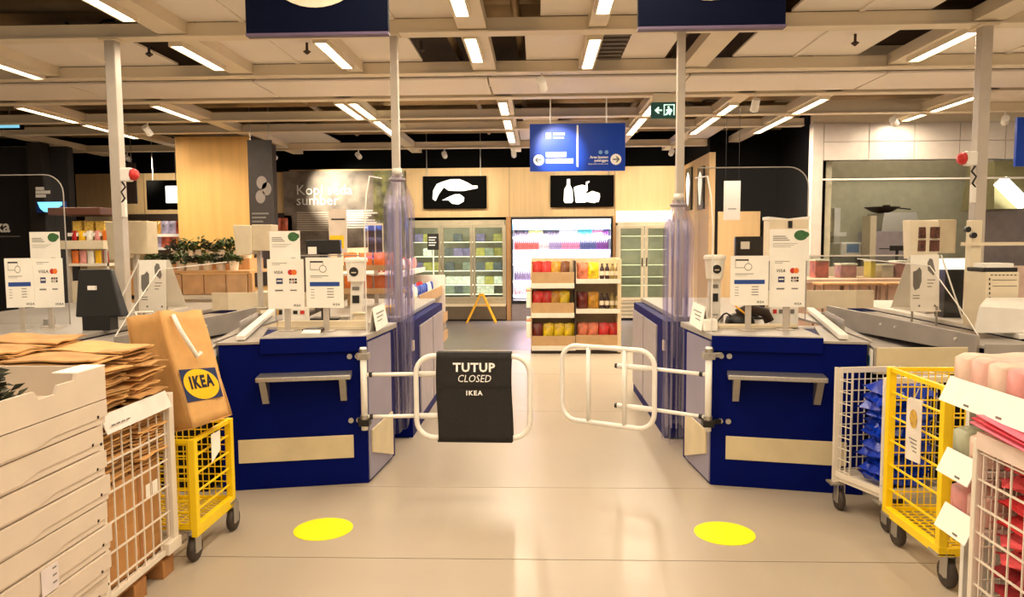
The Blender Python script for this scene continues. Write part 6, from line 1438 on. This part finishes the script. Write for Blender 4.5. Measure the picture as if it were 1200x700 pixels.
B('duct', M_steel, t, p.x + .2, q.x, 11.9, 12.4, q.z + .3, 3.65)
B('rear_board', mat('splash_steel', (166, 158, 162), .35, .5), t, at(1150, 300, 12.5).x, q.x + .8, 12.45, 12.5, .0, at(1160, 244, 12.4).z)
# pink tiled serving bench with stools
Y = 8.9
M_pinkc = mat('bench_pink', (236, 204, 184), .55, var=.05)
t = thing('serving_bench', 'pale pink serving bench with clear guard before the kitchen', 'bench', (kxp(1020, Y), Y, 0))
zt = at(1000, 327, Y).z
B('top', M_pinkc, t, kxp(946, Y), kxp(1090, Y), Y, Y + .7, zt - .05, zt, .006); B('front', M_pinkc, t, kxp(948, Y), kxp(1088, Y), Y + .35, Y + .65, 0, zt - .05)
g = B('guard_glass', M_glass, t, kxp(950, Y), kxp(1088, Y), Y + .1, Y + .11, zt, at(1000, 300, Y).z); MB().bar((kxp(950, Y), Y + .105, at(1000, 300, Y).z), (kxp(1088, Y), Y + .105, at(1000, 300, Y).z), .015, .015).build('guard_edge', M_edge, g)
for k in range(4): B('panel_line', M_cream, t, kxp(960 + 32 * k, Y), kxp(961.5 + 32 * k, Y), Y + .34, Y + .35, 0, zt - .05)
mm = [mat('tray_red', (222, 110, 90), .4, var=.3), mat('tray_rose', (214, 150, 150), .4, var=.3), mat('tray_yellow', (226, 206, 90), .4), mat('tray_white', (232, 220, 214), .4)]
for k, (u0, u1, q, v0, nm) in enumerate(((956, 972, 0, 304, 'red'), (986, 1005, 1, 309, 'rose'), (1021, 1027, 2, 305, 'yellow'), (1034, 1048, 3, 310, 'white'), (1051, 1067, 1, 306, 'rose'))):
    z1 = at(1000, v0, Y + .3).z
    t = thing('deli_tray', '%s food pack on the serving bench, %s from the pillar' % (nm, side[k]), 'food pack', (kxp((u0 + u1) / 2, Y + .3), Y + .3, zt), 0, 'food packs on the serving bench')
    B('pack_body', mm[q], t, kxp(u0, Y + .3), kxp(u1, Y + .3), Y + .3, Y + .5, zt + .001, z1 - .02, .01); B('pack_lid', M_card, t, kxp(u0, Y + .3) - .005, kxp(u1, Y + .3) + .005, Y + .295, Y + .505, z1 - .02, z1)
YST = 8.4
def stool(u, lab):
    x = kxp(u, YST); t = thing('bar_stool', lab, 'stool', (x, YST, 0)); zs = at(1000, 331, YST).z
    B('seat', M_wood2, t, x - .17, x + .17, YST - .15, YST + .15, zs - .03, zs, .01)
    for a_ in (-.15, .15):
        for b_ in (-.13, .13): MB().bar((x + a_ * 1.1, YST + b_, 0), (x + a_, YST + b_, zs - .03), .022, .022).build('leg', mat('stool_brown', (150, 116, 92), .5), t)
    for b_ in (-.13, .13): MB().bar((x - .155, YST + b_, .45), (x + .155, YST + b_, .45), .016, .016).build('rung', mat('stool_brown', (150, 116, 92), .5), t)
for u, lab in ((976, 'wooden bar stool before the serving bench, nearest the pillar'), (1010, 'wooden bar stool before the serving bench, second from the pillar'), (1050, 'wooden bar stool before the serving bench, beside the leaflet stand')): stool(u, lab)
# right register fittings
t = thing('register_mast', 'thick cream mast with cross rail at the right register', 'stand', (3.6, 5.6, .951))
Y = 5.55; B('mast', M_cream, t, kxp(1138, Y), kxp(1150, Y), Y, Y + .08, .951, at(1140, 258, Y).z, .006); B('cross_rail', M_cream, t, kxp(1125, Y), kxp(1205, Y), Y - .02, Y, at(1160, 288, Y).z, at(1160, 284, Y).z)
for k, (u, v) in enumerate(((1134, 269), (1141, 276))): p = at(u, v, Y - .02); MB().tube([(p.x, Y - .03, p.z), (p.x, Y, p.z)], .022, 12).build('knob', M_black, t)
t = thing('receipt_printer', 'white receipt unit with dashed border at the right edge', 'printer', (kxp(1178, 5.0), 5.0, .951)); Y = 5.0
B('body', M_cream, t, kxp(1157, Y), kxp(1196, Y), Y, Y + .25, .951, at(1178, 319, Y).z, .006)
for k in range(7): p = at(1161 + k * 4.6, 322, Y); B('dash_mark', M_ink, t, p.x, p.x + .014, Y - .002, Y, p.z - .006, p.z)
for k in range(6): p = at(1159, 326 + k * 5.5, Y); B('dash_mark', M_ink, t, p.x, p.x + .008, Y - .002, Y, p.z - .016, p.z)
for v in (328, 335): p = at(1163, v, Y); B('slot', M_inkgrey, t, p.x, p.x + .16, Y - .002, Y, p.z - .004, p.z)
B('black_cover', M_black, t, kxp(1156, Y), kxp(1196, Y), Y + .02, Y + .22, at(1178, 319, Y).z, at(1178, 314, Y).z, .005); B('paper', M_card, t, kxp(1162, Y), kxp(1194, Y), Y + .05, Y + .2, at(1178, 314, Y).z, at(1178, 309, Y).z)
t = thing('white_monitor', 'bright white register display between housing and mast', 'monitor', (kxp(1118, 5.75), 5.75, .951)); Y = 5.75
B('screen', glow('white_screen', (255, 246, 230), .7), t, kxp(1096, Y), kxp(1137, Y), Y, Y + .03, at(1110, 316, Y).z, at(1110, 303, Y).z, .005); B('foot', M_black, t, kxp(1106, Y), kxp(1128, Y), Y - .03, Y + .1, .951, at(1110, 316, Y).z)
t = thing('white_board', 'white slanted board lying on the right register counter', 'board', (kxp(1180, 4.8), 4.85, .951))
pz = at(1150, 362, 4.78).z
MB().hexa([(kxp(1146, 4.75), 4.75, .952), (3.75, 4.75, .952), (3.75, 4.9, .952), (kxp(1150, 4.85), 4.9, .952), (kxp(1150, 4.75), 4.75, pz + .02), (3.75, 4.75, pz - .04), (3.75, 4.95, pz + .06), (kxp(1158, 4.95), 4.95, pz + .06)]).build('panel', M_white, t, bevel=.004)
